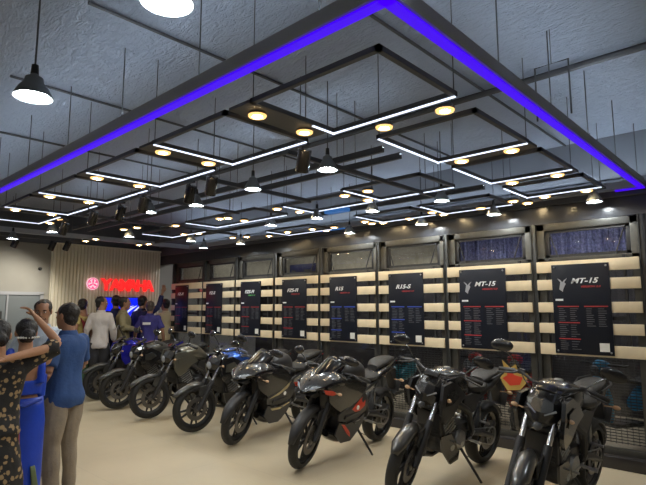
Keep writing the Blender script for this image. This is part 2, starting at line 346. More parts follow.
for i, (x0, x1, ti, su, lc, lg) in enumerate(pinfo):
    w = x1-x0; z0, z1 = 1.145, 2.14; h = z1-z0
    t = thing('spec_poster', plabs[i], 'poster', (x0, YW-.085, z0), 0, 'spec boards on the slats')
    MB().box((w/2, 0, h/2), (w, .012, h), bev=.002).build('board', M['poster'], t)
    for (cx, cz) in ((.03, .03), (w-.03, .03), (.03, h-.03), (w-.03, h-.03)):
        MB().lathe([(.001, -.012), (.009, -.010), (.011, 0), (.011, .003)], (cx, -.006, cz), 'y', 12).build('standoff_screw', M['steel'], t)
    tx = .18*w if lg else .16*w; fs = .50*w/(len(ti)*.60)
    fs = min(fs, .078); lx = .22*w+ (.12*w if lg else 0)
    text_obj(ti, fs, 'title_text', M['pl_title'], t, Matrix.Translation((lx, -.008, h*.785)) @ Matrix.Scale(1.3, 4, (1, 0, 0)) @ rotP, .001, .3, 1.0, .0022)
    if su: text_obj(su.replace('V', 'VERSION ')+'.0', .028, 'subtitle_text', M['pl_line_r'] if lc != 'g' else mat('poster_green', (.1, .4, .12), .5), t, Matrix.Translation((lx+.10, -.008, h*.735)) @ Matrix.Scale(1.3, 4, (1, 0, 0)) @ rotP, .001, .3, 1., .001)
    if lg:
        MB().panel([(.13*w, .72*h), (.155*w, .80*h), (.10*w, .845*h), (.155*w, .825*h), (.19*w, .80*h), (.225*w, .825*h), (.28*w, .845*h), (.225*w, .80*h), (.25*w, .78*h), (.20*w, .72*h), (.19*w, .69*h)], lambda x, z: .008, .002, -1).build('emblem', mat('emblem_grey', (.35, .36, .4), .4), t)
    MB().box((.12*w, -.0075, .60*h), (.14*w, .003, .022*h/1)).build('price_tag', M['pl_title'], t)
    ln = M['pl_line_b'] if lc == 'b' else M['pl_line_r']
    q = MB(); q.box((.27*w, -.0075, .525*h), (.38*w, .002, .012)); q.box((.75*w, -.0075, .525*h), (.40*w, .002, .012)); q.box((.27*w, -.0075, .345*h), (.38*w, .002, .012)); q.box((.27*w, -.0075, .165*h), (.38*w, .002, .012))
    q.build('heading_rule', ln, t)
    q = MB(); rnd = random.Random(i)
    for (cx, za, zb, nn) in ((.10, .36, .51, 7), (.30, .36, .51, 7), (.10, .18, .33, 7), (.30, .18, .33, 6), (.58, .30, .51, 9), (.78, .30, .51, 9), (.10, .04, .15, 5), (.30, .04, .15, 4)):
        for k in range(nn):
            z = za+(zb-za)*(k+.5)/nn; ww = (.08+.08*rnd.random())*w; q.box((cx*w+ww/2, -.007, z*h), (ww, .0015, .0065))
    q.build('spec_lines', M['pl_txt'], t)
    MB().box((w*.85, -.0075, .085*h), (.16*w, .003, .09)).build('blank_sticker', M['sticker'], t)

# ------------------------------------------------------------------ end wall: fluted panel, sign, screen, door
fl = MB(); n = 0; pts = []
y = 3.86
while y < 6.22:
    pts += [(0.0, y), (.035, y+.012), (.035, y+.045), (0.0, y+.057)]; y += .068
vs = [(XL+.06+a, yy, 2.93) for a, yy in pts]+[(XL+.06+a, yy, .02) for a, yy in pts]; N = len(pts)
fl.add(vs, [(k, k+1, N+k+1, N+k) for k in range(N-1)]); fl.box((XL+.03, 5.04, 1.475), (.06, 2.38, 2.91)); fl.box((XL+.075, 5.04, 2.945), (.11, 2.40, .03))
o = fl.build('fluted_wall_panel', M['flute'], None, 20); tag(o, 'cream fluted feature panel behind the red illuminated sign', 'wall panel')
SX = XL+.115
t = thing('illuminated_sign', 'red illuminated YAMAHA lettering with round emblem on the cream fluted panel', 'sign', (SX, 4.86, 2.02))
rS = Matrix(((0, 0, 1, 0), (1, 0, 0, 0), (0, 1, 0, 0), (0, 0, 0, 1)))
lw = 1.22
for k, chn in enumerate('YAMAHA'):
    text_obj(chn, .335, 'letter', M['sign_red'], t, Matrix.Translation((.02, k*.194-.01, .015)) @ rS, .018, 0, 1, .012)
lg = MB().lathe([(.002, .03), (.122, .03), (.128, .02), (.128, 0), (.002, 0)], (0, -.2, .135), 'x', 32).build('round_emblem', M['sign_pink'], t)
ring = MB().lathe([(.098, .03), (.098, .034), (.114, .034), (.114, .03)], (0, -.2, .135), 'x', 32)
for k in range(3):
    a = pi/2+k*2*pi/3; d = V((0, cos(a), sin(a))); p = V((0, -d.z, d.y)); c = V((.033, -.2, .135))
    ring.add([c+d*.095+p*.01, c+d*.095-p*.01, c+d*.05-p*.02, c-p*.007, c+p*.007, c+d*.05+p*.02], [(0, 1, 2, 3, 4, 5)])
for k in range(3):
    a = -pi/2+k*2*pi/3; d = V((0, cos(a), sin(a))); p = V((0, -d.z, d.y)); c = V((.033, -.2, .135))
    ring.add([c+d*.092+p*.03, c+d*.092-p*.03, c+d*.04], [(0, 1, 2)])
ring.build('tuning_fork_mark', mat('emblem_magenta', (.75, .05, .2), .4, emit=(.9, .08, .25), es=.8), lg)
t = thing('wall_screen', 'blue glowing display screen below the red illuminated sign', 'screen', (SX, 5.28, 1.28))
MB().box((0, 0, .29), (.05, 1.0, .64), bev=.006).build('bezel', M['satin'], t)
MB().box((.027, 0, .29), (.004, .96, .60)).build('display', M['screen'], t)
sw = MB()
for k in range(3): sw.tube([(.031, -.1+.16*k, .1), (.031, -.02+.15*k, .25), (.031, .12+.14*k, .36), (.031, .3+.08*k, .42)], [.004, .02, .022, .004], 6)
sw.build('white_swoosh', M['screen_w'], t)
# door in the left wall
d = tag(bpy.data.objects.new('door_1', None), kind='structure'); col.objects.link(d); d.location = (XL, 3.28, 0)
MB().box((.02, .12, .95), (.05, .56, 1.9), bev=.005).box((.02, -.36, .95), (.05, .36, 1.9), bev=.005).build('door_leaf', M['door'], d)
MB().box((.03, .43, .96), (.08, .06, 1.92)).box((.03, -.56, .96), (.08, .06, 1.92)).box((.03, -.06, 1.93), (.08, 1.04, .06)).box((.03, -.165, .96), (.07, .03, 1.9)).build('door_frame', M['ringside'], d)
MB().box((.055, -.30, 1.45), (.01, .12, .28)).build('vision_panel', M['satin'], d)
MB().tube([(.06, -.10, 1.0), (.09, -.10, 1.0), (.09, -.10, 1.2), (.06, -.10, 1.2)], .01, 6).build('door_handle', M['alu'], d)
t = MB().lathe([(.001, .05), (.02, .045), (.035, .0), (.035, -.01), (.001, -.01)], (0, 0, 0), 'x', 16).build('security_camera', M['satin']); t.location = (XL+.02, 3.66, 2.42)
tag(t, 'small dark dome camera on the grey wall beside the fluted panel', 'camera')

# ------------------------------------------------------------------ suspended light ring and light loops
ZL = 2.9
RX, RY0, RY1, RXL = -1.15, 1.62, 6.12, -9.6
t = thing('suspended_light_ring', 'large rectangular hanging frame with glowing blue-violet underside', 'light frame', (RX, RY0, ZL))
def railp(p0, p1, w, h, m, name, parent, z=0, lab=None):
    p0 = V((*p0, 0)); p1 = V((*p1, 0)); dd = p1-p0; c = (p0+p1)/2
    o = MB().box((c.x, c.y, z), (abs(dd.x)+w if abs(dd.x) > abs(dd.y) else w, abs(dd.y)+w if abs(dd.y) > abs(dd.x) else w, h)).build(name, m, parent)
    if lab: o['label'] = lab
    return o
Wd, Ln = RXL-RX, RY1-RY0
for a, b in (((0, 0), (Wd, 0)), ((0, 0), (0, Ln)), ((0, Ln), (Wd, Ln)), ((Wd, 0), (Wd, Ln))):
    railp(a, b, .075, .050, M['ringside'], 'channel', t, .030)
    dd = V((b[1]-a[1], b[0]-a[0])).normalized()*.034; dd = V((abs(dd.x), abs(dd.y)))
    for s_ in (1, -1): railp((a[0]+dd.x*s_, a[1]+dd.y*s_), (b[0]+dd.x*s_, b[1]+dd.y*s_), .004, .032, M['ringside'], 'added_uplight_lip', t, .069)  # added lips that hide the uplight strips from below
railp((-.0, 0), (Wd, 0), .055, .012, M['blueled'], 'blue_led_strip', t, -.004)
railp((0, 0), (0, Ln), .055, .012, M['blueled'], 'blue_led_strip', t, -.004)
railp((0, Ln), (-.22, Ln), .05, .012, M['blueled'], 'blue_led_strip', t, -.004)
railp((-4.1, Ln), (-4.55, Ln), .05, .012, M['cyan'], 'cyan_led_strip', t, -.004)
for a, b in (((.1, 0), (Wd, 0)), ((0, .1), (0, Ln)), ((-.1, Ln), (Wd, Ln))):
    railp(a, b, .04, .004, M['up'], 'added_uplight_strip', t, .070)  # added uplights, unseen from below, to lift the ceiling tone
wi = random.Random(3)
for k in range(9):
    x = -.4-k*.98; MB().tube([(x, .02, .08), (x, .02, ZC-ZL)], .0045, 5).build('suspension_wire', M['wire'], t)
for k in range(6):
    y = .25+k*.82; MB().tube([(.0, y, .08), (.0, y, ZC-ZL)], .0045, 5).build('suspension_wire', M['wire'], t)
# square trapeze hanger over the right rail
tr = thing('trapeze_hanger', 'thin wire hoop hanging from the ceiling outside the right blue strip', 'hanger', (-1.02, 3.5, ZL))
MB().tube([(0, 0, .02), (0, 0, .40), (-.22, 0, .40), (-.22, 0, .02)], .006, 6).build('hoop', M['wire'], tr); MB().tube([(-.11, 0, .40), (-.11, 0, ZC-ZL)], .003, 5).build('drop_wire', M['wire'], tr)

def loop(x0, x1, y0, y1, led, label, plate='x', z=ZL-.01):
    t = thing('light_loop', label, 'light frame', (x0, y0, z), 0, 'rectangular light loops inside the blue ring')
    W, L = x1-x0, y1-y0
    for a, b in (((0, 0), (W, 0)), ((W, 0), (W, L)), ((W, L), (0, L)), ((0, L), (0, 0))): railp(a, b, .03, .03, M['rail'], 'rail', t, 0)
    if 'l' in led: railp((0, 0), (0, L), .016, .008, M['led'], 'led_strip', t, -.018)
    if 'f' in led: railp((0, L), (W, L), .016, .008, M['led'], 'led_strip', t, -.018)
    if 'h' in led: railp((0, L*.72), (0, L), .016, .008, M['led'], 'led_strip', t, -.018)
    if plate == 'x': MB().box((-.14, L/2, .012), (.2, L, .02)).build('mounting_plate', M['rail'], t)
    elif plate == 'y': MB().box((W/2, L+.13, .012), (W, .17, .02)).build('mounting_plate', M['rail'], t)
    elif plate == 'm': MB().box((-.05, L/2, .012), (.06, L*.9, .02)).build('mounting_plate', M['rail'], t)
    for (a, b) in ((0, 0), (W, L)): MB().tube([(a, b, 0), (a, b, ZC-z)], .0035, 5).build('suspension_wire', M['wire'], t)
    return t
near = [(-2.34, -1.40), (-3.50, -2.62), (-4.70, -3.78), (-5.90, -4.97), (-7.05, -6.18), (-8.10, -7.32)]
nn = ['nearest', 'second', 'third', 'fourth', 'fifth', 'farthest']
for k, (a, b) in enumerate(near):
    loop(a, b, 1.90, 2.63, 'hf' if k == 0 else 'lf', f'black rectangular light loop with white LED edge, {nn[k]} in the row along the blue strip')
right_c = [(2.95, 3.78), (4.05, 4.79), (5.10, 5.70)]
for k, (a, b) in enumerate(right_c):
    loop(-2.18, -1.43, a, b, 'lf', f'black light loop with LED edge, {["nearest", "middle", "farthest"][k]} of three beside the right blue strip', 'y')
mid = [(-4.55, -3.59, 4.20, 4.70), (-3.46, -2.54, 4.05, 4.69), (-6.50, -4.96, 4.08, 4.62), (-4.35, -3.50, 5.35, 5.95), (-3.34, -2.47, 5.35, 5.97), (-6.30, -5.35, 5.45, 5.95), (-8.0, -7.0, 4.2, 4.75)]
ml = ['in mid ceiling over the fourth spec board', 'in mid ceiling over the sixth spec board', 'long one in mid ceiling over the third spec board', 'close to the shopfront above the fifth spec board', 'close to the shopfront above the seventh spec board',
      'close to the shopfront above the fourth spec board', 'far end above the first spec board']
for k, q in enumerate(mid): loop(*q, 'lf', 'black light loop, '+ml[k], 'm')
# downlights
dl = thing('downlight', 'x', 'downlight', (0, 0, ZL-.02), 0, 'warm downlights on the light loops')
MB().lathe([(.001, .03), (.055, .03), (.06, .02), (.058, .004), (.04, .001), (.001, .001)], (0, 0, 0), 'z', 20).build('housing', M['rail'], dl)
MB().lathe([(.0005, -.005), (.033, -.005)], (0, 0, 0), 'z', 20).build('diffuser', M['warm'], dl)
MB().lathe([(.033, -.005), (.044, -.009), (.056, -.007), (.060, .004)], (0, 0, 0), 'z', 20).build('painted_halo', M['halo'], dl)  # glow around the lamp, painted as a ring of emission
dls = []
for k, (a, b) in enumerate(near):
    if k < 5:
        for j, y in enumerate((2.05, 2.48)): dls.append((a-.14, y, f'warm round downlight, {["nearer", "farther"][j]} of two beside the {nn[k]} loop along the blue strip'))
    else: dls += [(-7.94, 2.72, 'warm round downlight, left one beyond the farthest loop along the blue strip'), (-7.55, 2.74, 'warm round downlight, right one beyond the farthest loop along the blue strip')]
dls += [(-2.01, 2.78, 'warm round downlight, left of two beyond the nearest light loop'), (-1.55, 2.79, 'warm round downlight, right of two beyond the nearest light loop')]
for k, y in enumerate((3.89, 4.92, 5.80)):
    for j, x in enumerate((-2.02, -1.59)): dls.append((x, y, f'warm round downlight, {["left", "right"][j]} of two behind the {["nearest", "middle", "farthest"][k]} loop of the right column'))
extra = [(-4.73, 4.25), (-4.66, 4.58), (-3.61, 4.24), (-3.29, 4.24), (-3.57, 4.60), (-6.82, 4.10), (-5.84, 4.19), (-5.72, 4.24), (-5.72, 4.52), (-7.55, 4.70), (-7.27, 4.80),
         (-2.85, 5.95), (-2.38, 5.80), (-2.30, 6.02), (-3.92, 5.98), (-3.44, 5.78), (-3.40, 6.0), (-4.52, 5.75), (-4.55, 5.95), (-4.38, 6.0), (-5.57, 5.75), (-5.5, 6.0), (-5.2, 5.85), (-6.08, 5.7), (-6.65, 5.8),
         (-7.27, 5.5), (-7.01, 5.6), (-9.47, 4.9), (-9.2, 4.96), (-9.23, 3.95), (-9.64, 3.94), (-7.76, 3.75), (-7.43, 3.80)]
ex = {}
for (x, y) in extra:
    b_ = max(0, min(7, next((i for i, (a, b) in enumerate(bay) if x < b), 7))); r = 'near the shopfront' if y > 5.2 else 'in mid ceiling'
    key = (b_, r); ex.setdefault(key, []).append((x, y))
for (b_, r), L in ex.items():
    L.sort(key=lambda p: p[0]-.2*p[1])
    pos = {1: ['lone'], 2: ['left', 'right'], 3: ['leftmost', 'middle', 'rightmost'], 4: ['leftmost', 'second', 'third', 'rightmost'], 5: ['leftmost', 'second', 'third', 'fourth', 'rightmost']}[min(5, len(L))]
    for j, (x, y) in enumerate(L): dls.append((x, y, f'{pos[min(j, len(pos)-1)]} warm downlight {r} above the {ords[b_]} spec board'))
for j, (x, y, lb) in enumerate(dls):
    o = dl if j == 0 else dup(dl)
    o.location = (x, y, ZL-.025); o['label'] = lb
# black adjustable spotlights hung at the loop corners
sp = thing('track_spotlight', 'x', 'spotlight', (0, 0, ZL), 0, 'black track spotlights')
MB().box((0, 0, -.012), (.12, .035, .024), bev=.004).build('track_adapter', M['rail'], sp); MB().tube([(0, 0, -.02), (0, 0, -.07)], .008, 8).build('stem', M['rail'], sp)
rr = Matrix.Rotation(R_(24), 4, 'Y') @ Matrix.Rotation(R_(12), 4, 'X'); q = MB(); q.x = Matrix.Translation((.01, 0, -.13)) @ rr
q.lathe([(.001, .085), (.048, .083), (.052, .078), (.052, -.085), (.046, -.09), (.044, -.06), (.001, -.05)], (0, 0, 0), 'z', 20); q.build('lamp_barrel', M['black'], sp)
sps = [(-2.68, 2.66), (-3.86, 2.66), (-4.30, 2.72), (-5.1, 2.66), (-5.75, 2.72), (-6.35, 2.66), (-7.5, 2.75), (-9.9, 3.45), (-9.75, 3.65), (-9.9, 2.85)]
sl = ['nearest of the black spotlights under the loops', 'second nearest of the black spotlights, between loops', 'third nearest black spotlight under the loops', 'fourth nearest black spotlight under the loops', 'fifth nearest black spotlight under the loops',
      'sixth nearest black spotlight under the loops', 'seventh black spotlight, smallest under the loops', 'left of a pair of black spotlights before the fluted panel', 'right of a pair of black spotlights before the fluted panel', 'black spotlight at far left before the grey wall']
for j, (x, y) in enumerate(sps):
    o = sp if j == 0 else dup(sp)
    o.location = (x, y, ZL-.02 if j < 7 else ZL); o.rotation_euler = (0, 0, R_(j*7)); o['label'] = 'black cylindrical track spotlight, '+sl[j] if len(sl[j].split()) < 9 else sl[j]
for o in [x for x in bpy.data.objects if x.name.startswith('track_spotlight')]:
    if 'pair' in o['label']:
        ld = bpy.data.lights.new('lamp_beam', 'SPOT'); ld.energy = 25 if 'far left' in o['label'] else 48; ld.spot_size = R_(95); ld.spot_blend = .9; ld.shadow_soft_size = .04; ld.color = (1, .93, .8)
        lo = bpy.data.objects.new('lamp_beam', ld); col.objects.link(lo); lo.parent = o; lo.location = (-.05, 0, -.26); lo.rotation_euler = V((-1, .6, -.9)).to_track_quat('-Z', 'Y').to_euler()
# dark track rails, ceiling pipe and conduits
def bar(name, p0, p1, r, label, cat, m='rail', group=None, n=8):
    o = MB().tube([V(p0)-V(p0), V(p1)-V(p0)], r, n).build(name, M[m]); o.location = p0; return tag(o, label, cat, group)
bar('ceiling_pipe', (-10.5, 4.1, ZC-.05), (3.1, 4.1, ZC-.05), .028, 'dark pipe running along the ceiling parallel to the shopfront', 'pipe')
for k, x in enumerate((-1.9, -3.1, -4.6, -6.2)):
    bar('ceiling_conduit', (x, 1.2, ZC-.02), (x, 6.2, ZC-.02), .012, f'thin conduit on the ceiling running towards the shopfront, {["first", "second", "third", "fourth"][k]} from the right', 'conduit', 'rail', 'conduits on the ceiling')
for k, (y, a, b) in enumerate(((3.30, -8.6, -2.4), (3.55, -8.6, -2.4), (5.1, -9.2, -2.4))):
    q = thing('track_rail', f'long black lighting track hung parallel to the shopfront, {["nearest", "middle", "farthest"][k]} of three', 'lighting track', (a, y, ZL), 0, 'long hanging tracks')
    MB().box(((b-a)/2, 0, .02), (b-a, .03, .035)).build('rail', M['rail'], q); MB().box(((b-a)/2, .013, .047), (b-a, .003, .018)).box(((b-a)/2, -.013, .047), (b-a, .003, .018)).box(((b-a)/2, 0, .0385), (b-a, .028, .003)).build('added_uplight_trough', M['rail'], q); MB().box(((b-a)/2, 0, .042), (b-a-.01, .022, .003)).build('added_uplight_strip', M['up'], q)  # trough and uplight strip are added to brighten the ceiling
    for j in range(4): MB().tube([((b-a)*(.08+.28*j), 0, .03), ((b-a)*(.08+.28*j), 0, ZC-ZL)], .0035, 5).build('suspension_wire', M['wire'], q)
for k, (x, y0, y1) in enumerate(((-2.9, 2.7, 4.9), (-4.1, 2.7, 4.2), (-5.3, 2.7, 4.1), (-6.9, 2.7, 5.3), (-9.8, 2.6, 3.9))):
    q = thing('track_rail', f'short black track running towards the shopfront, {["nearest", "second", "third", "fourth", "farthest"][k]} of five', 'lighting track', (x, y0, ZL-.045), 0, 'short hanging tracks')
    MB().box((0, (y1-y0)/2, .02), (.03, y1-y0, .035)).build('rail', M['rail'], q)
    for yy in (.15, y1-y0-.15): MB().tube([(0, yy, .03), (0, yy, ZC-ZL+.045)], .0035, 5).build('suspension_wire', M['wire'], q)
o = MB().box((0, 0, 0), (.36, .10, .05), bev=.006).build('blue_reflection_block', M['cyan']); o.location = (-4.35, 4.95, ZL); tag(o, 'small glowing blue block standing in for a reflection, mid ceiling', 'painted reflection')  # emissive block paints a blue reflection, no lamp hangs here
for j, (x, y, lb) in enumerate(((-9.0, 3.3, 'far'),)):
    pass
# pendants
pe = thing('pendant_lamp', 'x', 'pendant lamp', (0, 0, 2.78), 0, 'industrial pendant lamps')
sh = MB().lathe([(.022, .135), (.03, .12), (.052, .112), (.058, .085), (.085, .055), (.112, .012), (.116, 0), (.113, .0), (.108, .012), (.08, .05)], (0, 0, 0), 'z', 32).build('lamp_shade', M['shadeout'], pe)
MB().lathe([(.112, .004), (.078, .022)], (0, 0, 0), 'z', 32).build('reflector', M['shade'], sh)
MB().lathe([(.0005, .008), (.05, .010), (.078, .020)], (0, 0, 0), 'z', 24).build('diffuser', M['cool'], pe)
MB().lathe([(.001, .19), (.02, .185), (.024, .13), (.001, .13)], (0, 0, 0), 'z', 14).build('driver_cap', M['satin'], pe)
MB().tube([(0, 0, .18), (0, 0, ZC-2.78)], .006, 6).build('cord', M['wire'], pe)
pnd = [(-2.97, .89, 'large pendant lamp at upper left, nearest whole one'), (-1.65, .92, 'pendant lamp cut by the top edge of the picture'), (-3.80, 3.10, 'pendant lamp in the second row above the third spec board'),
       (-2.80, 3.07, 'pendant lamp in the second row, largest one below the loops'), (-4.88, 3.18, 'pendant lamp in the second row, third from its right end'), (-5.65, 3.04, 'pendant lamp in the second row, fourth from its right end'),
       (-7.85, 3.89, 'pendant lamp above the olive shirt man near the fluted panel'), (-8.2, 2.85, 'pendant lamp before the fluted panel next to paired spotlights'), (-9.5, 2.7, 'pendant lamp at the far left edge'),
       (-2.75, 4.82, 'pendant lamp in the third row, rightmost'), (-3.66, 4.80, 'pendant lamp in the third row, second from right'), (-4.47, 4.70, 'pendant lamp in the third row, third from right'), (-5.32, 4.67, 'pendant lamp in the third row, fourth from right'),
       (-7.6, 4.87, 'pendant lamp in the third row, near the first spec board'), (-1.57, 5.98, 'pendant lamp by the shopfront, rightmost'), (-2.70, 5.98, 'pendant lamp by the shopfront, second from right'), (-3.75, 6.02, 'pendant lamp by the shopfront, third from right'),
       (-5.0, 5.98, 'pendant lamp by the shopfront, fourth from right'), (-7.3, 5.7, 'pendant lamp by the shopfront above the second spec board'), (-8.3, 5.6, 'pendant lamp by the shopfront, farthest one'),
       (.4, 2.6, 'pendant lamp outside the frame to the right'), (.4, 4.9, 'pendant lamp outside the frame, right rear'), (-.2, -1.2, 'pendant lamp behind the viewer'), (-3.4, -1.2, 'pendant lamp behind the viewer at left'), (-6.4, -.6, 'pendant lamp outside the frame, far left')]
for j, (x, y, lb) in enumerate(pnd):
    o = pe if j == 0 else dup(pe)
    o.location = (x, y, 2.78); o['label'] = lb; o.scale = (.86, .86, 1) if j in (0, 1) else (.72, .72, 1)

# ------------------------------------------------------------------ motorcycles (local: x forward, y left, z up)
FX, RXW, WR = .72, -.74, .312
def wheel_parts(c, wid, x, steer_mx, parent, name):
    q = MB(); q.x = steer_mx
    q.lathe([(.225, -wid*.42), (.242, -wid*.5), (.24, -wid*.2), (.215, 0), (.24, wid*.2), (.242, wid*.5), (.225, wid*.42), (.205, 0), (.225, -wid*.42)], c, 'y', 36)
    q.lathe([(.001, -.035), (.045, -.035), (.045, .035), (.001, .035)], c, 'y', 16)
    for k in range(10):
        a = 2*pi*k/10; a2 = a+(.13 if k % 2 else -.13); s_ = .012
        q.tube([V(c)+V((.04*cos(a), s_*(-1)**k, .04*sin(a))), V(c)+V((.225*cos(a2), 0, .225*sin(a2)))], [.020, .012], 6)
    w = q.build(name, M['satin'] if name == 'front_wheel' else M['black'], parent)
    q = MB(); q.x = steer_mx; prof = []
    for k in range(11):
        a = -pi*.62+k*pi*1.24/10; prof.append((.262+.050*cos(a), wid*sin(a)))
    q.lathe(prof, c, 'y', 44); q.build('tyre', M['rubber'], w)
    q = MB(); q.x = steer_mx
    sd = .055; q.lathe([(.095, sd), (.15, sd), (.152, sd+.003), (.15, sd+.006), (.095, sd+.006), (.095, sd)], c, 'y', 32); q.lathe([(.03, sd-.005), (.05, sd+.01), (.001, sd+.02)], c, 'y', 12)
    for k in range(5):
        a = 2*pi*k/5; q.tube([V(c)+V((.04*cos(a), sd, .04*sin(a))), V(c)+V((.092*cos(a+.3), sd+.003, .092*sin(a+.3)))], .006, 5)
    q.build('brake_disc', M['disc'], w)
    q = MB(); q.x = steer_mx; q.box(V(c)+V((-.10, sd, .085)), (.06, .035, .09), Matrix.Rotation(R_(-40), 3, 'Y'), .008).build('brake_caliper', M['engine'], w)
    return w
AX = V((-.355, 0, .70)).normalized()
def steer_matrix(deg):
    c = V((.40, 0, .88)); return Matrix.Translation(c) @ Matrix.Rotation(R_(deg), 4, AX) @ Matrix.Translation(-c)
def mirror(q0, side, SM, parent, base, head, tilt=0, r=(.05, .095, .05)):
    q = MB(); q.x = SM; b = V(base); h = V(head); q.tube([b, b.lerp(h, .55)+V((0, 0, .02)), h], .006, 6)
    m = q.build('mirror', M['black'], parent)
    q = MB(); q.x = SM; q.ell(h+V((.0, 0, .015)), (.022, r[1], r[2]), Matrix.Rotation(side*R_(12), 3, 'Z') @ Matrix.Rotation(side*R_(-10), 3, 'X')).build('mirror_housing', M['black'], m)
    q = MB(); q.x = SM; q.ell(h+V((-.014, 0, .015)), (.012, r[1]*.88, r[2]*.85), Matrix.Rotation(side*R_(12), 3, 'Z') @ Matrix.Rotation(side*R_(-10), 3, 'X')).build('mirror_glass', M['mirror'], m)
def make_bike(name, kind, label, steer, paint, accent=None, fork='alu', shroud=None, cat='motorcycle', bare=False):
    t = thing(name, label, cat); S = steer_matrix(steer); P = M[paint]; SH = M[shroud or 'black']
    wheel_parts((FX, 0, WR), .052, 0, S, t, 'front_wheel'); wheel_parts((RXW, 0, WR), .072, 0, Matrix.Identity(4), t, 'rear_wheel')
    # fork
    for s in (1, -1):
        q = MB(); q.x = S; y = s*.095
        top = V((.37, y, 1.0)); ax = V((FX-.02, y, WR)); mid = top.lerp(ax, .50)
        q.tube([top, mid], .022, 12); f = q.build('fork_tube', M[fork], t)
        q = MB(); q.x = S; q.tube([mid.lerp(ax, -.05), mid.lerp(ax, .1), mid.lerp(ax, .9), ax+V((.02, 0, -.01))], [.031, .033, .030, .026], 12); q.build('fork_slider', M['satin'], f)
    q = MB(); q.x = S
    for z_ in (.78, .98): q.box((.40-(z_-.9)*.5, 0, z_), (.07, .25, .035), Matrix.Rotation(R_(27), 3, 'Y'), .008)
    q.build('fork_yoke', M['satin'], t)
    # front mudguard: curved blade over the tyre
    q = MB(); q.x = S; vs = []; fs = []; N = 15; W = 7
    for i in range(N):
        a = R_(28+80*i/(N-1)) if kind == 'naked' else R_(5+130*i/(N-1)); wd = .058*(1-.5*max(0, (3-i)/3))*(1-.35*max(0, (i-11)/3)); rr_ = .345+(.035*(1-i/5) if i < 5 else 0)
        for k in range(W):
            u = -1+2*k/(W-1); r2 = rr_-.045*u*u
            vs.append((FX+r2*cos(a), wd*1.15*u, WR+r2*sin(a)))
    for i in range(N-1):
        for k in range(W-1): fs.append((i*W+k, i*W+k+1, (i+1)*W+k+1, (i+1)*W+k))
    q.add(vs, fs)
    for s in (1, -1):
        q.panel([(FX-.02, .60), (FX-.14, .62), (FX-.16, .50), (FX-.08, .44), (FX-.0, .50)], lambda x, z: .082, .012, s)
    o = q.build('front_mudguard', M['grey_paint'] if kind == 'naked' else M['satin'], t)
    so = o.modifiers.new('s', 'SOLIDIFY'); so.thickness = .005
    # frame
    q = MB()
    for s in (1, -1):
        q.tube([(.36, s*.04, .88), (.18, s*.135, .80), (-.08, s*.145, .68), (-.24, s*.12, .48), (-.22, s*.10, .34)], [.03, .034, .034, .03, .025], 8, 1)
        q.tube([(-.10, s*.12, .70), (-.5, s*.10, .80), (-.86, s*.05, .90)], .016, 8)
        q.tube([(-.22, s*.11, .50), (-.46, s*.10, .77)], .013, 8)
        q.tube([(.34, s*.04, .78), (.30, s*.11, .55), (.22, s*.11, .38)], .017, 8)
    q.build('frame', M['satin'], t)
    q = MB()
    for s in (1, -1): q.tube([(-.20, s*.10, .44), (-.42, s*.115, .41), (RXW, s*.11, WR)], [.03, .034, .022], 8)
    q.box((-.32, 0, .43), (.10, .2, .05), bev=.01); q.build('swingarm', M['satin'], t)
    q = MB(); q.tube([(-.28, 0, .50), (-.33, 0, .76)], .035, 12); 
    for k in range(6): q.lathe([(.03, -.006), (.045, 0), (.03, .006)], (-.283-.008*k, 0, .53+.035*k), 'z', 12)
    q.build('rear_shock', M['engine'], t)
    # engine
    q = MB(); q.box((.02, 0, .40), (.40, .22, .20), None, .04).box((-.10, 0, .47), (.22, .20, .16), None, .03)
    q.box((.17, 0, .57), (.17, .18, .20), Matrix.Rotation(R_(28), 3, 'Y'), .02)
    e = q.build('engine', M['engine'], t)
    q = MB()
    for k in range(6): q.box((.13+.017*k, 0, .50+.030*k), (.19, .205, .010), Matrix.Rotation(R_(28), 3, 'Y'))
    q.build('cooling_fins', M['steel'], e)
    for s in (1, -1):
        q = MB(); q.lathe([(.001, s*.145), (.06, s*.143), (.085, s*.13), (.092, s*.10)], (-.02, 0, .41), 'y', 20); q.lathe([(.001, s*.13), (.04, s*.128), (.055, s*.10)], (.12, 0, .37), 'y', 16); q.build('crankcase_cover', M['steel'], e)
    q = MB(); q.box((.36, 0, .60), (.035, .24, .24), Matrix.Rotation(R_(14), 3, 'Y'), .008)
    for k in range(9): q.box((.381-.006*k*.9, 0, .515+.022*k), (.006, .21, .008))
    q.build('radiator', M['satin'], t)
    # exhaust
    q = MB(); q.tube([(.25, 0, .52), (.36, -.02, .44), (.32, -.06, .28), (.10, -.10, .22), (-.20, -.12, .25), (-.34, -.15, .32)], .021, 10)
    x_ = q.build('exhaust', M['engine'], t); q = MB(); q.tube([(-.30, -.155, .30), (-.36, -.165, .33), (-.72, -.185, .50), (-.78, -.185, .53)], [.03, .052, .058, .035], 14, .85); q.build('silencer', M['satin'], x_)
    # footpegs, stand, chain
    q = MB(); q.tube([(-.05, .10, .34), (-.08, .15, .26), (-.16, .305, .03)], [.014, .014, .012], 8); q.box((-.17, .325, .012), (.10, .055, .016), None, .005); q.tube([(-.08, .15, .26), (-.20, .22, .2)], .004, 5)
    q.build('side_stand', M['satin'], t)
    for s in (1, -1):
        q = MB(); q.tube([(-.20, s*.11, .38), (-.21, s*.24, .37)], [.012, .016], 8); q.tube([(-.20, s*.12, .38), (-.28, s*.13, .45)], .012, 6); q.build('footpeg', M['steel'], t)
        q = MB(); q.tube([(-.42, s*.11, .52), (-.43, s*.21, .515)], [.010, .013], 8); q.tube([(-.42, s*.11, .52), (-.40, s*.10, .72)], .010, 6); q.build('pillion_footpeg', M['steel'], t)
    q = MB()
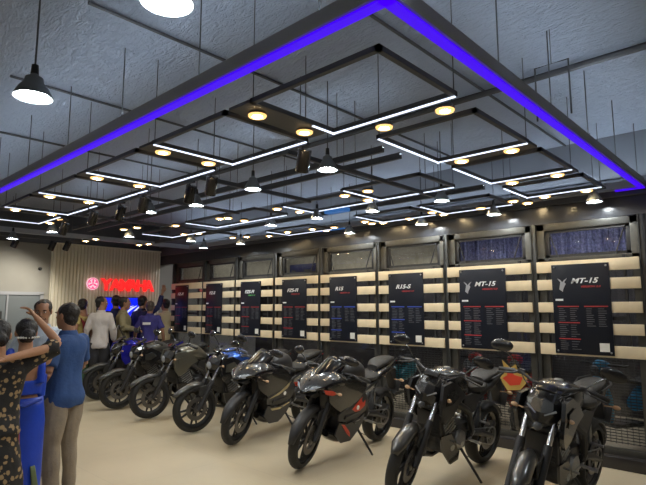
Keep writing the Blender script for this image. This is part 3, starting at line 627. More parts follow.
    q.lathe([(.085, .09), (.098, .09), (.098, .10), (.085, .10)], (RXW, 0, WR), 'y', 28); q.tube([(-.16, .10, .47), (RXW, .095, WR+.09)], .007, 5); q.tube([(-.16, .10, .37), (RXW, .095, WR-.09)], .007, 5); q.build('drive_chain', M['steel'], t)
    q = MB(); q.tube([(-.05, .155, .41), (.08, .16, .40)], .006, 6); q.tube([(.08, .14, .40), (.08, .19, .40)], .009, 6); q.build('gear_lever', M['steel'], t)
    # tail
    q = MB(); q.panel([(-.85, .86), (-1.02, .60), (-1.05, .60), (-.97, .88)], lambda x, z: .05, .1, 1); q.box((-1.04, 0, .66), (.012, .20, .15), Matrix.Rotation(R_(-18), 3, 'Y'), .003)
    tm = q.build('rear_mudguard', M['satin'], t)
    for s in (1, -1): q = MB(); q.tube([(-.97, s*.03, .74), (-.97, s*.13, .75)], .006, 6); q.ell((-.97, s*.155, .75), (.018, .035, .02)); q.build('rear_indicator', M['amber'], tm)
    q = MB(); vs = []; fs = []; N = 10; W = 5
    for i in range(N):
        a = R_(60+90*i/(N-1))
        for k in range(W): u = -1+2*k/(W-1); r2 = .345-.03*u*u; vs.append((RXW+r2*cos(a), .08*u, WR+r2*sin(a)))
    for i in range(N-1):
        for k in range(W-1): fs.append((i*W+k, i*W+k+1, (i+1)*W+k+1, (i+1)*W+k))
    q.add(vs, fs); o = q.build('tyre_hugger', M['satin'], t); so = o.modifiers.new('s', 'SOLIDIFY'); so.thickness = .005
    for s, yy in ((1, .22), (-1, .22), (1, .16)):
        q = MB(); q.x = S; hz = 1.08 if kind == 'naked' else .965
        q.tube([(.27, s*yy, hz), (.36, s*(yy-.04), hz-.02), (.43, s*.06, hz-.10), (.44, s*.04, hz-.25), (.40, s*.07, .70)] , .005, 5); q.build('control_cable', M['rubber'], t)
    q = MB(); q.x = S; q.tube([(.46, .08, .86), (.50, .10, .70), (.60, .085, .50), (FX-.10, .07, .40)], .006, 5); q.build('brake_hose', M['rubber'], t)
    if kind == 'naked':
        MB().loft([(.345, 0, .90, .09, .05, 2.4), (.30, 0, .935, .15, .09, 2.4), (.17, 0, .965, .175, .115, 2.5), (.02, 0, .955, .165, .115, 2.5), (-.12, 0, .90, .12, .085, 2.4), (-.21, 0, .86, .085, .05, 2.2)], 20).build('fuel_tank', P, t)
        q = MB(); q.lathe([(.001, .012), (.03, .012), (.034, .006), (.034, 0)], (.12, 0, 1.078), 'z', 18); q.build('fuel_cap', M['steel'], t)
        for s in (1, -1):
            q = MB(); q.panel([(.46, .98), (.30, 1.0), (.14, .93), (.04, .84), (.16, .78), (.24, .68), (.36, .62), (.45, .72), (.49, .86)], lambda x, z: .185+.03*(x-.2)-.10*abs(z-.85), .03, s)
            sp_ = q.build('tank_shroud', SH, t, 22)
            q = MB(); q.panel([(.42, .90), (.28, .93), (.2, .86), (.3, .80), (.42, .80)], lambda x, z: .196+.03*(x-.2)-.10*abs(z-.85), .006, s); q.build('air_scoop', P if accent is None else M[accent], sp_)
            MB().panel([(.0, .82), (-.16, .84), (-.34, .80), (-.22, .66), (-.06, .62), (.02, .72)], lambda x, z: .145, .02, s).build('side_cover', M['satin'], t)
            MB().panel([(.30, .36), (.36, .50), (.18, .50), (-.02, .33), (-.02, .22), (.12, .20)], lambda x, z: .13-.2*(.4-z)*.3, .02, s).build('belly_pan', M['black'], t)
        MB().loft([(-.14, 0, .875, .075, .04, 2.4), (-.22, 0, .86, .12, .045, 2.6), (-.42, 0, .855, .14, .04, 2.8), (-.53, 0, .875, .10, .035, 2.6)], 16).build('seat', M['seat'], t)
        MB().loft([(-.50, 0, .905, .08, .03, 2.5), (-.60, 0, .94, .115, .042, 2.6), (-.80, 0, .965, .10, .04, 2.6), (-.92, 0, .975, .06, .025, 2.4)], 16).build('pillion_seat', M['seat'], t)
        MB().loft([(-.40, 0, .80, .10, .04, 2.4), (-.60, 0, .85, .125, .055, 2.4), (-.82, 0, .905, .10, .045, 2.3), (-1.0, 0, .945, .045, .025, 2.2)], 16).build('tail_cowl', SH, t)
        MB().ell((-1.0, 0, .935), (.025, .045, .022)).build('tail_light', M['tail'], t)
        q = MB(); 
        for s in (1, -1): q.tube([(-.60, s*.12, .93), (-.80, s*.14, .975), (-.96, s*.08, 1.0)], .010, 8)
        q.build('grab_rail', M['satin'], t)
        # bars
        q = MB(); q.x = S; q.tube([(.20, .39, 1.055), (.27, .22, 1.09), (.335, .12, 1.06), (.345, 0, 1.05), (.335, -.12, 1.06), (.27, -.22, 1.09), (.20, -.39, 1.055)], .0125, 8)
        hb = q.build('handlebar', M['satin'], t)
        for s in (1, -1):
            q = MB(); q.x = S; q.tube([(.225, s*.28, 1.078), (.195, s*.405, 1.05)], .018, 10); q.build('grip', M['rubber'], hb)
            q = MB(); q.x = S; q.tube([(.255, s*.24, 1.085), (.30, s*.28, 1.07), (.275, s*.40, 1.04)], [.009, .008, .006], 6); q.box((.25, s*.225, 1.09), (.05, .05, .04), None, .008); q.build('brake_lever' if s < 0 else 'clutch_lever', M['engine'], hb)
            mirror(None, s, S, t, (.26, s*.23, 1.09), (.30, s*.40, 1.245))
            q = MB(); q.x = S; q.tube([(.44, s*.10, .86), (.44, s*.17, .87)], .006, 6); q.ell((.445, s*.20, .872), (.017, .027, .017)); q.build('front_indicator', M['amber'], t)
        q = MB(); q.x = S; q.box((.43, 0, 1.06), (.075, .14, .03), Matrix.Rotation(R_(35), 3, 'Y'), .012); q.build('instrument_panel', M['black'], t)
        q = MB(); q.x = S
        cr = [(.39, .075, 1.03), (.50, .07, .975), (.44, .125, .95), (.535, .085, .90), (.47, .13, .865), (.55, .04, .835), (.49, .07, .80), (.36, .10, .90)]
        vv = [(x, y, z) for x, y, z in cr]+[(x, -y, z) for x, y, z in cr]+[(.515, 0, .985), (.565, 0, .90), (.575, 0, .83), (.53, 0, .775), (.39, 0, 1.045)]
        ff = []
        for o_, fl_ in ((0, 0), (8, 1)):
            for f in ((0, 1, 2), (1, 3, 2), (2, 3, 4), (3, 5, 4), (4, 5, 6), (2, 4, 7), (0, 2, 7), (4, 6, 7)):
                g = tuple(i+o_ for i in f); ff.append(g[::-1] if fl_ else g)
            for f in ((0, 20, 16, 1), (1, 16, 17, 3), (3, 17, 18, 5), (5, 18, 19, 6)):
                g = tuple(i if i >= 16 else i+o_ for i in f); ff.append(g if fl_ else g[::-1])
        q.add(vv, ff)
        hl = q.build('headlamp_cowl', M['black'], t, 8)
        if paint in ('black', 'satin', 'deep_blue'):
            for s in (1, -1):
                q = MB(); q.x = S; q.tube([(.558, s*.03, .885), (.515, s*.10, .925)], [.005, .009], 6); q.build('eye_lamp', M['lens'], hl)
            q = MB(); q.x = S; q.ell((.555, 0, .795), (.03, .034, .034)); q.build('projector_lamp', M['dlens'], hl)
        else:
            q = MB(); q.x = S; q.ell((.548, 0, .865), (.026, .058, .055)); q.build('headlamp', M['lens'], hl)
    else:
        MB().loft([(.34, 0, .92, .09, .05, 2.4), (.26, 0, .96, .15, .10, 2.4), (.10, 0, .97, .175, .12, 2.5), (-.04, 0, .94, .165, .11, 2.5), (-.15, 0, .87, .11, .08, 2.4), (-.22, 0, .83, .08, .045, 2.2)], 20).build('fuel_tank', M['matte'], t)
        MB().lathe([(.001, .012), (.03, .012), (.034, .006), (.034, 0)], (.10, 0, 1.088), 'z', 18).build('fuel_cap', M['steel'], t)
        MB().loft([(-.13, 0, .845, .07, .035, 2.4), (-.22, 0, .83, .12, .04, 2.6), (-.40, 0, .835, .135, .04, 2.8), (-.50, 0, .87, .09, .035, 2.5)], 16).build('seat', M['seat'], t)
        MB().loft([(-.48, 0, .93, .07, .03, 2.5), (-.58, 0, .975, .11, .045, 2.6), (-.78, 0, 1.005, .10, .04, 2.6), (-.90, 0, 1.015, .055, .025, 2.4)], 16).build('pillion_seat', M['seat'], t)
        MB().loft([(-.36, 0, .80, .10, .04, 2.4), (-.56, 0, .87, .135, .07, 2.3), (-.80, 0, .94, .10, .055, 2.2), (-1.02, 0, 1.0, .035, .02, 2.2)], 16).build('tail_cowl', P, t)
        MB().ell((-1.0, 0, .975), (.03, .04, .018)).build('tail_light', M['tail'], t)
        # nose cowl
        uc = MB().loft([(.87, 0, .80, .018, .018, 2), (.81, 0, .825, .09, .04, 1.8), (.71, 0, .865, .165, .07, 1.8), (.58, 0, .895, .215, .095, 2.0), (.46, 0, .90, .235, .10, 2.2), (.36, 0, .89, .215, .08, 2.4)], 22).build('front_cowl', P, t)
        for s in (1, -1):
            MB().add([(.845, s*.045, .822), (.80, s*.115, .842), (.745, s*.16, .872), (.80, s*.085, .862), (.835, s*.05, .81), (.79, s*.12, .825)], [(0, 1, 2, 3), (0, 4, 5, 1)]).build('eye_lamp', M['lens'], uc)
        MB().lathe([(.001, .0), (.026, .002), (.03, -.02)], (.845, 0, .765), 'x', 16).build('projector_lamp', M['dlens'], uc)
        MB().panel([(.83, .77), (.74, .74), (.66, .76), (.72, .80)], lambda x, z: .09, .18, 1).build('air_duct', M['satin'], uc)
        # windscreen
        q = MB(); vs = []; fs = []; N = 8; W = 9
        for i in range(N):
            u = i/(N-1); x = .76-.36*u; z = .905+.235*u**1.1; wd = .13+.05*u-.06*u*u*u
            for k in range(W): v_ = -1+2*k/(W-1); vs.append((x-.13*v_*v_, wd*v_, z-.055*v_*v_))
        for i in range(N-1):
            for k in range(W-1): fs.append((i*W+k, i*W+k+1, (i+1)*W+k+1, (i+1)*W+k))
        o = q.add(vs, fs).build('windscreen', M['smoke'], t, 80); so = o.modifiers.new('s', 'SOLIDIFY'); so.thickness = .004
        yf = lambda x, z: .155+.075*max(0, min(1, (z-.35)/.5))-.10*max(0, x-.45)-.04*max(0, .0-x)
        for s in (1, -1):
            f_ = MB().panel([(.70, .86), (.54, .90), (.34, .93), (.14, .88), (-.02, .78), (.06, .68), (.22, .60), (.38, .56), (.50, .62), (.62, .70)], yf, .018, s).build('side_fairing', P, t, 18)
            MB().panel([(.44, .55), (.30, .585), (.10, .635), (-.04, .74), (-.15, .62), (-.13, .50), (-.02, .44), (.20, .42), (.38, .46)], lambda x, z: yf(x, z)-.016+.03*math.exp(-((z-.56)/.07)**2), .016, s).build('fairing_wing', M['matte'], t, 18)
            MB().panel([(.37, .44), (.20, .405), (-.02, .425), (-.13, .475), (-.15, .40), (-.06, .29), (.10, .20), (.28, .21), (.40, .32)], lambda x, z: yf(x, z)-.004, .016, s).build('lower_fairing', M['matte'], t, 18)
            MB().tube([(.30, s*.17, .50), (.0, s*.16, .52)], .03, 6).build('fairing_vent', M['satin'], t)
            if accent:
                A = M[accent]
                st = lambda pts, dy=.004: MB().panel(pts, lambda x, z: yf(x, z)+dy-.016+.03*math.exp(-((z-.56)/.07)**2), .006, s)
                if accent == 'red':
                    st([(.20, .57), (.08, .635), (-.04, .70), (-.075, .67), (-.06, .58), (.03, .53), (.12, .53)]).build('fairing_stripe', A, f_)
                    MB().panel([(.30, .40), (.33, .42), (.26, .405), (.13, .30), (.12, .25), (.17, .28)], lambda x, z: yf(x, z)+.002, .008, s).build('fairing_stripe', A, f_)
                else:
                    st([(.40, .545), (.24, .59), (.06, .65), (-.04, .72), (-.055, .705), (.04, .63), (.22, .57)]).build('fairing_stripe', A, f_)
                    MB().panel([(.30, .40), (.12, .385), (-.08, .43), (-.09, .42), (.10, .365), (.26, .37)], lambda x, z: yf(x, z)+.002, .008, s).build('fairing_stripe', A, f_)
                if accent == 'red': MB().panel([(.75, .845), (.62, .825), (.52, .785), (.62, .775), (.72, .80)], lambda x, z: yf(x, z)+.008, .010, s).build('fairing_stripe', A, f_)
                MB().lathe([(.001, s*.004), (.024, s*.004), (.026, 0)], (.10, s*(yf(.10, .58)+.022), .58), 'y', 16).build('round_badge', M['white'], f_)
            q = MB(); q.x = S; q.tube([(.34, s*.10, .965), (.28, s*.22, .96), (.22, s*.36, .935)], [.014, .013, .013], 8); hb = q.build('clip_on_bar', M['satin'], t)
            q = MB(); q.x = S; q.tube([(.245, s*.285, .953), (.20, s*.395, .93)], .018, 10); q.build('grip', M['rubber'], hb)
            q = MB(); q.x = S; q.tube([(.29, s*.24, .965), (.32, s*.29, .955), (.29, s*.38, .93)], [.009, .008, .006], 6); q.build('hand_lever', M['engine'], hb)
            mirror(None, s, Matrix.Identity(4), t, (.58, s*.16, 1.0), (.54, s*.35, 1.13), r=(.05, .085, .045))
            q = MB(); q.tube([(.58, s*.19, .80), (.58, s*.25, .80)], .006, 6); q.ell((.58, s*.275, .80), (.017, .027, .016)); q.build('front_indicator', M['amber'], t)
        MB().loft([(.38, 0, .30, .05, .04, 2.4), (.26, 0, .25, .12, .06, 2.6), (.0, 0, .24, .13, .06, 2.6), (-.12, 0, .27, .07, .04, 2.4)], 14).build('belly_pan', P, t)
        MB().box((.40, 0, 1.0), (.06, .14, .08), Matrix.Rotation(R_(30), 3, 'Y'), .012).build('instrument_panel', M['black'], t)
    return t
def place(t, fx, fy, heading, lean=7.5):
    # front contact at (fx, fy); heading = direction the bike points (deg, world); lean to its own left
    h = R_(heading); t.rotation_mode = 'XYZ'
    m = Matrix.Rotation(h, 4, 'Z') @ Matrix.Rotation(-R_(lean), 4, 'X')
    t.rotation_euler = m.to_euler(); off = Matrix.Rotation(h, 3, 'Z') @ V((FX, 0, 0)); t.location = (fx-off.x, fy-off.y, .012)
G = 'motorcycles in a row along the shopfront'
bikes = [
 ('naked', 'black naked motorcycle nearest the camera at the right edge, front wheel out of frame', 14, 'black', None, 'alu', 'black', -1.64, 3.76, -91),
 ('naked', 'black naked motorcycle second from the right, silver fork tubes, below the seventh spec board', 14, 'black', None, 'alu', 'satin', -2.72, 3.92, -91),
 ('faired', 'black faired sports motorcycle with red side flashes, third from the right', 13, 'black', 'red', 'satin', None, -3.94, 3.93, -84),
 ('faired', 'black faired sports motorcycle with pale gold stripes, fourth from the right', 11, 'black', 'gold', 'satin', None, -5.20, 4.03, -80),
 ('naked', 'naked motorcycle with bright blue fuel tank, fifth from the right', -10, 'blue_tank', 'bronze', 'alu', 'black', -6.14, 4.05, -87),
 ('naked', 'naked motorcycle with bronze grey fuel tank, sixth from the right', -12, 'bronze', None, 'alu', 'bronze', -7.38, 4.08, -87),
 ('naked', 'naked motorcycle with black tank and grey mudguard, seventh from the right', -12, 'grey_paint', None, 'alu', 'black', -8.44, 4.10, -87),
 ('naked', 'naked motorcycle with deep blue tank, leftmost and farthest in the row', -10, 'deep_blue', None, 'alu', 'deep_blue', -9.52, 4.28, -84)]
for kd, lb, st, pa, ac, fk, shd, fx, fy, hd in bikes:
    b = make_bike('motorcycle', kd, lb, st, pa, ac, fk, shd); b['group'] = G; place(b, fx, fy, hd)

for k, x in enumerate((-8.5, -5.2, -2.0)):
    t = thing('added_tube_light', 'added white tube lamp out of view, outside above the scooters, '+['left', 'middle', 'right'][k]+' one', 'lamp', (x, 7.9, 3.3), 0, 'added outdoor tube lamps')  # added for light behind the glass, hidden by the bulkhead
    MB().box((0, 0, .03), (1.25, .06, .03), None, .004).build('batten', M['shade'], t); MB().tube([(-.6, 0, 0), (.6, 0, 0)], .018, 10).build('tube', M['tube'], t)
    MB().tube([(0, 0, .04), (0, 0, .25)], .006, 6).build('hanging_rod', M['wire'], t)
# scooters parked outside behind the glass
def scooter(label, paint, loc, rz, dec=None):
    t = thing('scooter', label, 'scooter', loc, rz, 'scooters outside behind the glass')
    P = mat('scooter_'+label[:6], paint, .3, .1, coat=.5)
    MB().loft([(.50, 0, .80, .05, .05, 2.2), (.46, 0, .70, .13, .16, 2.4), (.40, 0, .55, .15, .16, 2.4), (.36, 0, .40, .10, .08, 2.2)], 16).build('front_apron', P, t)
    MB().loft([(-.05, 0, .52, .10, .08, 2.4), (-.25, 0, .60, .15, .15, 2.5), (-.55, 0, .64, .15, .14, 2.5), (-.85, 0, .72, .06, .05, 2.2)], 16).build('rear_body', P, t)
    MB().loft([(-.08, 0, .76, .10, .03, 2.4), (-.35, 0, .80, .14, .04, 2.6), (-.78, 0, .83, .10, .03, 2.4)], 14).build('seat', M['seat'], t)
    MB().box((.14, 0, .31), (.44, .26, .05), None, .015).build('footboard', M['satin'], t)
    for x, nme in ((.62, 'front_wheel'), (-.62, 'rear_wheel')):
        q = MB().lathe([(.12, -.03), (.15, -.045), (.21, -.03), (.222, 0), (.21, .03), (.15, .045), (.12, .03), (.02, .03), (.02, -.03), (.12, -.03)], (x, 0, .222), 'y', 24); q.build(nme, M['rubber'], t)
    MB().tube([(.60, .07, .222), (.50, .05, .6), (.42, 0, .92)], .02, 8).build('fork', M['satin'], t)
    MB().loft([(.48, 0, .96, .05, .05, 2.2), (.42, 0, .98, .10, .07, 2.3), (.34, 0, .98, .08, .05, 2.2)], 14).build('handlebar_cowl', P, t)
    MB().tube([(.36, .34, 1.0), (.40, 0, .99), (.36, -.34, 1.0)], .014, 8).build('handlebar', M['satin'], t)
    MB().ell((.50, 0, .94), (.03, .06, .05)).build('headlamp', M['lens'], t)
    return t
scooter('red scooter outside, seen below the slats of the sixth and seventh spec boards', (.45, .02, .02), (-3.55, 7.0, 0), R_(-60))
scooter('bright red scooter outside, seen under the seventh spec board', (.5, .03, .03), (-2.95, 7.15, 0), R_(-75))
scooter('cyan blue scooter outside behind the woven shutter at right', (.03, .28, .5), (-1.62, 7.1, 0), R_(-120))
scooter('teal scooter outside, seen below the fifth spec board', (.03, .25, .3), (-5.0, 7.1, 0), R_(-80))
t = thing('window_sticker', 'yellow and red flame shaped sticker low on the glass under the seventh spec board', 'sticker', (-2.66, YW-.005, .68))
MB().panel([(-.17, .12), (-.10, .20), (-.13, .34), (-.03, .25), (.04, .30), (.06, .22), (.18, .20), (.15, .08), (.08, .0), (-.08, -.02)], lambda x, z: .012, .004, -1).build('flame', mat('sticker_yellow', (.50, .33, .08), .5), t)
MB().panel([(-.13, .12), (-.07, .16), (-.07, .24), (.02, .17), (.12, .15), (.08, .06), (-.04, .04)], lambda x, z: .017, .004, -1).build('inner_flame', M['red'], t)
bpy.context.scene.view_settings.view_transform = 'Standard'; bpy.context.scene.view_settings.look = 'None'
bpy.context.scene.view_settings.exposure = 0.0; bpy.context.scene.view_settings.gamma = 1
w = bpy.data.worlds.new('night'); bpy.context.scene.world = w; w.use_nodes = True
w.node_tree.nodes['Background'].inputs[0].default_value = (.25, .28, .35, 1); w.node_tree.nodes['Background'].inputs[1].default_value = .05
#PEOPLE
def hand(mb, w, d, nrm, s, side, curl=.35):
    # w wrist, d direction of the hand, nrm palm normal; side +1 left hand
    d = V(d).normalized(); nrm = V(nrm); nrm = (nrm-d*nrm.dot(d)).normalized(); a = d.cross(nrm)*side   # a points towards the thumb
    w = V(w); L = .085*s
    for (k, off, ln, r) in ((0, .030, .070, .0085), (1, .010, .080, .009), (2, -.011, .074, .0085), (3, -.030, .058, .0075)):
        b = w+d*(L*.98)+a*off*s; p = [w+d*L*.5+a*off*s*.8, b]; c = curl*(1+.1*k); dd = d.copy()
        for seg in (.45, .30, .25):
            dd = (Matrix.Rotation(-c, 3, d.cross(nrm)) @ dd) if False else (dd*cos(c)+nrm*sin(c)).normalized(); nn = nrm; p.append(p[-1]+dd*ln*s*seg); c = c*1.05
        mb.tube(p, [r*s*1.05, r*s*1.05, r*s, r*s*.92, r*s*.7], 7)
    p0 = w+d*L*.22+a*.022*s; mb.tube([p0, w+d*L*.55+a*.048*s+nrm*.008*s, w+d*L*.85+a*.062*s+nrm*.02*s, w+d*L*1.12+a*.062*s+nrm*.03*s], [.013*s, .0125*s, .0105*s, .008*s], 7)
    k0 = MB(); rot = Matrix((a, nrm, d)).transposed()
    mb.ell(w+d*L*.55, (.042*s, .015*s, .052*s), rot, 12, 8); mb.ell(w+d*L*.08, (.028*s, .020*s, .03*s), rot, 10, 6)
def person(label, px, py, rz, h=1.72, w=1., skin='skin', hair='hair', style='short', top='shirt', tc='c_white', bot='trousers', bc='c_dark', arms=None, head_yaw=0, head_pitch=0, sleeve=.9, vox=.014, seed=0, group=None, lean=0, extra=None):
    s = h/1.72; t = thing('person', label, 'person', (px, py, 0), R_(rz), group)
    A = {1: ((-.03, .265, 1.12), (.07, .28, .89)), -1: ((-.03, -.265, 1.12), (.07, -.28, .89))}
    if arms: A.update(arms)
    S = lambda p: V((p[0]*s, p[1]*s*w, p[2]*s))
    sh = {k: V((-.01+lean, k*.158, 1.362)) for k in (1, -1)}
    def torso(mb, g, z0, z1, flare=0):
        prof = [(.80, -.01, .105, .165), (.88, -.015, .115, .172), (.98, 0, .105, .155), (1.08, .005, .10, .143), (1.20, .01, .108, .158), (1.32, .0, .112, .180), (1.385, -.008, .088, .168), (1.43, -.012, .062, .10)]
        R = []
        for (z, cx, hx, hy) in prof:
            if z0-.001 <= z <= z1+.001: R.append((z*s, (cx+lean*max(0, (z-.9)/.5))*s, 0, (hx+g)*s, (hy+g)*s*w, 2.3))
        if z0 < .8: R = [(z0*s, 0, 0, (.12+g+flare)*s, (.175+g+flare)*s*w, 2.2)]+R
        mb.loft(R, 22, 'z', 3)
    def legs(mb, g, z0=.085, feet=True):
        for k in (1, -1):
            mb.tube([S((-.01, k*.085, .90)), S((0, k*.095, .70)), S((.012, k*.10, .49)), S((-.012, k*.105, .30)), S((-.02, k*.105, z0))], [(.095+g)*s, (.083+g)*s, (.057+g*1.5)*s, (.052+g*1.6)*s, (.036+g*1.9)*s], 12)
    b = MB(); torso(b, -.012, .8, 1.45); legs(b, -.01)
    hc = V((.015+lean*1.15, 0, 1.595))*s
    b.tube([S((-.02+lean, 0, 1.38)), hc+V((-.018, 0, -.06))*s], [.060*s, .053*s], 12)
    for k in (1, -1):
        e, wr = A[k]; e = S(e); wr = S(wr); b.ell(S(sh[k]), (.055*s, .055*s, .055*s)); b.tube([S(sh[k]), S(sh[k]).lerp(e, .5), e], [.05*s, .045*s, .037*s], 10); b.tube([e, e.lerp(wr, .3), wr], [.037*s, .038*s, .025*s], 10)
    HM = Matrix.Translation(hc) @ Matrix.Rotation(R_(head_yaw), 4, 'Z') @ Matrix.Rotation(R_(head_pitch), 4, 'Y') @ Matrix.Scale(s, 4)
    b.x = HM
    b.loft([(-.118, .052, 0, .022, .022, 2), (-.10, .036, 0, .046, .042, 2.1), (-.07, .022, 0, .066, .056, 2.2), (-.03, .008, 0, .082, .066, 2.2), (.02, -.004, 0, .092, .073, 2.1), (.06, -.008, 0, .092, .074, 2), (.092, -.012, 0, .075, .060, 2), (.115, -.014, 0, .035, .03, 2)], 20, 'z', 2)
    b.tube([(.086, 0, .022), (.103, 0, -.012), (.108, 0, -.024)], [.009, .013, .012], 8); b.ell((.082, 0, .032), (.014, .045, .008))
    b.x = Matrix.Identity(4)
    me = remeshed(b, vox*.75 if vox < .012 else vox, 0, smooth=2)
    o = MB(); o.v = [v.co.copy() for v in me.vertices]; o.f = [tuple(p.vertices) for p in me.polygons]; o.mi = [0]*len(o.f)
    o.x = HM
    for k in (1, -1): o.ell((-.004, k*.078, -.002), (.018, .010, .030), Matrix.Rotation(k*R_(15), 3, 'Z'), 10, 7)
    o.m = 1
    for k in (1, -1): o.ell((.078, k*.031, .012), (.012, .014, .008), None, 10, 6)
    o.m = 2
    for k in (1, -1): o.ell((.086, k*.031, .012), (.006, .007, .007), None, 8, 6); o.ell((.088, k*.033, .034), (.006, .022, .005), None, 10, 5)
    o.m = 3; o.ell((.086, 0, -.058), (.010, .024, .009), None, 10, 6)
    o.x = Matrix.Identity(4); o.m = 0
    for k in (1, -1):
        e, wr = A[k]; e = S(e); wr = S(wr); d = (wr-e).normalized(); inn = V((.3, -k, 0)) if abs(d.z) > .5 else V((0, 0, -1)); hand(o, wr, d, inn, s*1.02, k)
    body = o.build('body', [M[skin], M['eye'], M['iris'], M['lip']], t, 60)
    # hair
    q = MB(); q.x = HM; q.ell((-.020, 0, .040), (.096, .084, .086), None, 20, 12); q.ell((-.045, 0, -.018), (.058, .070, .075), None, 16, 10)
    if style == 'bun': q.ell((-.115, 0, -.015), (.045, .055, .05), None, 14, 9)
    if style == 'long': q.tube([(-.08, 0, 0), (-.11, 0, -.12), (-.11, 0, -.28), (-.11, 0, -.42)], [.06, .06, .045, .015], 12)
    if style == 'cap': q.ell((.06, 0, .062), (.07, .055, .012), None, 14, 6)
    hm = remeshed(q, .009*s, .006, 30, seed, 1); hm.materials.append(M[hair]); hm.polygons.foreach_set('use_smooth', [True]*len(hm.polygons)); ho = bpy.data.objects.new('hair', hm); col.objects.link(ho); ho.parent = t
    def garment(mb, name, m, wr=.016, ws=7, v=None):
        me = remeshed(mb, v or vox, wr*s, ws, seed, 1); me.materials.append(M[m]); me.polygons.foreach_set('use_smooth', [True]*len(me.polygons)); g = bpy.data.objects.new(name, me); col.objects.link(g); g.parent = t; return g
    def sleeves(q, f, g=.014, k_=(1, -1)):
        for k in k_:
            e, wr = A[k]; e = S(e); wr = S(wr); q.ell(S(sh[k]), ((.055+g)*s,)*3)
            q.tube([S(sh[k]), S(sh[k]).lerp(e, min(1, f*2) if f < .5 else .5), S(sh[k]).lerp(e, min(1, f*2))], [(.05+g)*s, (.046+g*1.3)*s, (.040+g*1.5)*s], 12)
            if f > .5: q.tube([e, e.lerp(wr, (f-.5)*2)], [(.040+g*1.3)*s, (.028+g*1.3)*s], 12)
    if top == 'shirt':
        q = MB(); torso(q, .016, .80, 1.45); sleeves(q, sleeve); g = garment(q, 'shirt', tc)
        q = MB(); q.x = Matrix.Translation(S((-.012+lean, 0, 1.455))); q.lathe([(.062*s, -.03*s), (.066*s, .015*s), (.075*s, .0), (.085*s, -.03*s)], (0, 0, 0), 'z', 18); q.build('collar', M[tc], g)
    elif top == 'kurta':
        q = MB(); torso(q, .018, .30, 1.45, .05); sleeves(q, sleeve, .018); garment(q, 'kurta', tc, .02, 6)
    elif top == 'blouse':
        q = MB(); torso(q, .010, 1.08, 1.20); q.tube([S((.0, -.13, 1.05)), S((0, -.14, 1.24))], .05*s, 10); q.tube([S((.0, .13, 1.05)), S((0, .14, 1.24))], .05*s, 10)
        q.tube([S((-.10, .12, 1.17)), S((-.075, .125, 1.32)), S((-.02, .115, 1.445)), S((.08, .11, 1.33)), S((.10, .1, 1.2))], .036*s, 8); q.tube([S((-.10, -.12, 1.17)), S((-.075, -.125, 1.32)), S((-.02, -.115, 1.445)), S((.08, -.11, 1.33)), S((.10, -.1, 1.2))], .036*s, 8)
        garment(q, 'blouse', tc, .004, 8, .010)
    elif top == 'blouse_full':
        q = MB(); torso(q, .012, 1.08, 1.40); sleeves(q, .25, .012); garment(q, 'blouse', tc, .006, 8)
    if bot == 'trousers':
        q = MB(); legs(q, .012, .05); torso(q, -.006, .80, .88); garment(q, 'trousers', bc, .018, 6)
    else:
        vs = []; fs = []; N = 64; Rw = 16; q = MB()
        for i in range(Rw):
            u = i/(Rw-1); z = 1.06-1.03*u; rx = .122+.05*u**.5; ry = .165+.035*min(1, u*5)-.03*u
            for k in range(N):
                a = 2*pi*k/N; pl = 1+.030*u*sin(a*11+2*sin(a*2+seed))+.04*u*sin(a*3+seed)+.015*sin(8*u+a*2)
                vs.append((rx*cos(a)*pl*s, ry*sin(a)*pl*s*w, z*s))
        for i in range(Rw-1):
            for k in range(N): fs.append((i*N+k, (i+1)*N+k, (i+1)*N+(k+1) % N, i*N+(k+1) % N))
        q.add(vs, fs); g = q.build('skirt', M[bc], t, 80); so = g.modifiers.new('s', 'SOLIDIFY'); so.thickness = .006
    if bot != 'sari' or True:
        for k in (1, -1):
            q = MB(); q.loft([(-.095*s, k*.105*s, .045*s, .03*s, .035*s, 2.2), (-.05*s, k*.105*s, .05*s, .040*s, .048*s, 2.4), (.05*s, k*.108*s, .042*s, .042*s, .038*s, 2.5), (.12*s, k*.11*s, .032*s, .044*s, .028*s, 2.5), (.165*s, k*.11*s, .022*s, .02*s, .016*s, 2.2)], 14); q.build('shoe', M['shoe'], t)
    if extra: extra(t, S, A, s)
    return t
def pallu(m, edge=None):
    def f(t, S, A, s):
        q = MB(); path = [(.10, -.16, 1.02), (.14, -.02, 1.12), (.12, .10, 1.30), (.02, .14, 1.46), (-.10, .13, 1.36), (-.15, .11, 1.15), (-.17, .10, .9), (-.19, .12, .62)]
        vs = []; fs = []; W = 8
        for p in path:
            for k in range(W): u = -.5+k/(W-1); vs.append(S((p[0]+.012*sin(u*22), p[1]+.15*u*(1 if p[2] < 1.2 else .75), p[2]+.05*u*(1 if p[0] > 0 else -.4)+.0)))
        for i in range(len(path)-1):
            for k in range(W-1): fs.append((i*W+k, i*W+k+1, (i+1)*W+k+1, (i+1)*W+k))
        q.add(vs, fs); o = q.build('sari_drape', M[m], t, 80); so = o.modifiers.new('s', 'SOLIDIFY'); so.thickness = .006; sb = o.modifiers.new('b', 'SUBSURF'); sb.levels = 1
    return f
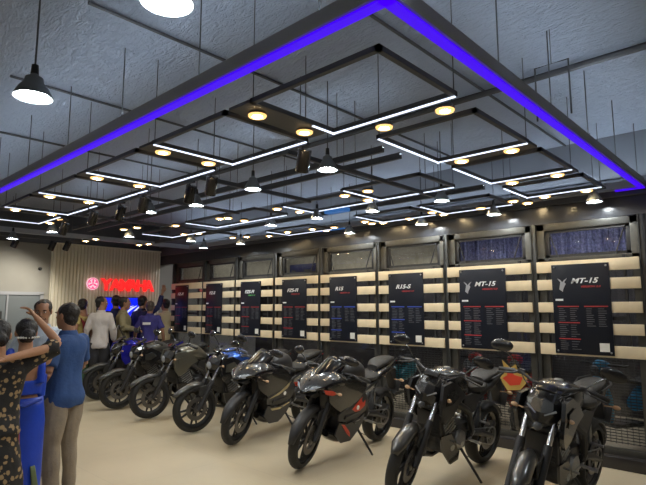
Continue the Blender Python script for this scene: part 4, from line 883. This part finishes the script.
def sari_extra(t, S, A, s):
    # hair band with white flowers, green border near the hem
    q = MB(); hc = V((-.012, 0, 1.595))*s
    for k in range(9): a = R_(130+100*k/8); q.ell(hc+V((.118*cos(a), .098*sin(a), -.035))*s, (.012*s, .012*s, .010*s), None, 8, 5)
    q.build('flower_hair_band', M['sticker'], t)
    q = MB(); vs = []; fs = []; W = 5; N = 10
    for i in range(N):
        u = i/(N-1); z = .52-.46*u; ang = R_(205+28*u)
        for k in range(W): a = ang+(.10+.16*u)*(k-2)/2; vs.append(S(((.185)*cos(a), (.205)*sin(a), z)))
    for i in range(N-1):
        for k in range(W-1): fs.append((i*W+k, i*W+k+1, (i+1)*W+k+1, (i+1)*W+k))
    q.add(vs, fs); o = q.build('green_border', M['c_grn2'], t, 80); so = o.modifiers.new('s', 'SOLIDIFY'); so.thickness = .008
    q = MB(); q.tube([S((-.115, .13, 1.03)), S((-.14, 0, 1.0)), S((-.115, -.13, 1.04))], .012*s, 8); q.build('waist_fold', M['c_saree'], t)
def at(px, depth):
    d = (px-323)/F*depth; return (cos(yaw)*d-sin(yaw)*cos(pitch)*depth, sin(yaw)*d+cos(yaw)*cos(pitch)*depth)
person('woman in long black floral kurta at the left edge, arm bent up beside her head', *at(6, 3.7), 168, 1.57, 1.05, 'skin2', style='bun', top='kurta', tc='c_floral', bot='trousers', bc='c_maroon', sleeve=.52, vox=.011, seed=1,
       arms={-1: ((-.03, -.38, 1.50), (-.19, -.02, 1.43)), 1: ((.0, .30, 1.2), (.15, .25, 1.05))})
person('woman in royal blue sari seen from behind, one arm raised, beside the floral kurta', *at(33, 4.15), 172, 1.57, .98, 'skin2', style='bun', top='blouse', tc='c_saree', bot='sari', bc='c_saree', vox=.011, seed=2,
       arms={-1: ((.10, -.28, 1.50), (.20, -.10, 1.73)), 1: ((.06, .24, 1.18), (.24, .20, 1.12))}, extra=sari_extra)
person('man in short sleeved blue shirt and beige trousers, nearest man, facing left', *at(73, 4.75), 205, 1.70, 1., 'skin', style='short', tc='c_blue', bc='c_beige', sleeve=.40, vox=.011, seed=3,
       arms={1: ((-.06, .25, 1.12), (.13, .19, .93)), -1: ((.02, -.25, 1.14), (.18, -.15, 1.02))}, head_yaw=5)
person('man in pale blue shirt facing the camera, hand at his mouth, behind the blue sari', *at(48, 5.5), -30, 1.74, 1., 'skin', tc='c_lblue', bc='c_dark', vox=.012, seed=4, head_pitch=14, arms={-1: ((.14, -.22, 1.20), (.20, -.04, 1.44)), 1: ((.0, .25, 1.15), (.12, .2, .95))})
FG = 'visitors crowding before the fluted panel'
def far(px, X, rz, label, **k):
    d = (px-323)/F; r = V((cos(yaw), sin(yaw), 0))*d + V((-sin(yaw)*cos(pitch), cos(yaw)*cos(pitch), 0)); Y = r.y/r.x*X
    return person(label, X, Y, rz, group=FG, vox=.016, **k)
far(87, -10.5, 215, 'woman in green sari and mustard blouse with maroon drape, left of the crowd', h=1.84, skin='skin', style='bun', top='blouse_full', tc='c_yellow', bot='sari', bc='c_green', seed=5, extra=pallu('c_maroon'), head_yaw=-60)
far(105, -10.15, 150, 'man in white shirt below the round emblem of the wall sign', h=1.88, w=.84, tc='c_white', bc='c_dark', seed=6, head_yaw=-80)
far(119, -10.52, 160, 'person in dark navy shirt behind the olive shirt man', h=1.92, tc='c_navy', seed=7, w=.85)
far(127, -10.2, 60, 'man in olive khaki shirt in front of the blue screen', h=1.88, tc='c_khaki', seed=8, w=.9, arms={-1: ((.02, -.28, 1.16), (.22, -.10, 1.12))})
far(145, -10.52, 110, 'man in navy shirt with one arm raised below the sign letters', h=1.92, tc='c_navy', seed=9, arms={-1: ((.14, -.28, 1.50), (.18, -.33, 1.78))})
def print_back(t, S, A, s):
    MB().box(S((-.138, .03, 1.27)), (.006, .16, .05)).build('white_print', M['white'], t)
far(153, -10.15, 140, 'man with greying hair in indigo t-shirt with white print on back', h=1.80, tc='c_purple', hair='ghair', seed=10, w=1.0, sleeve=.4, extra=print_back)
far(168, -10.6, 190, 'man in cream shirt at right of the crowd beside the slats', h=1.86, tc='c_cream', seed=11, w=.9)
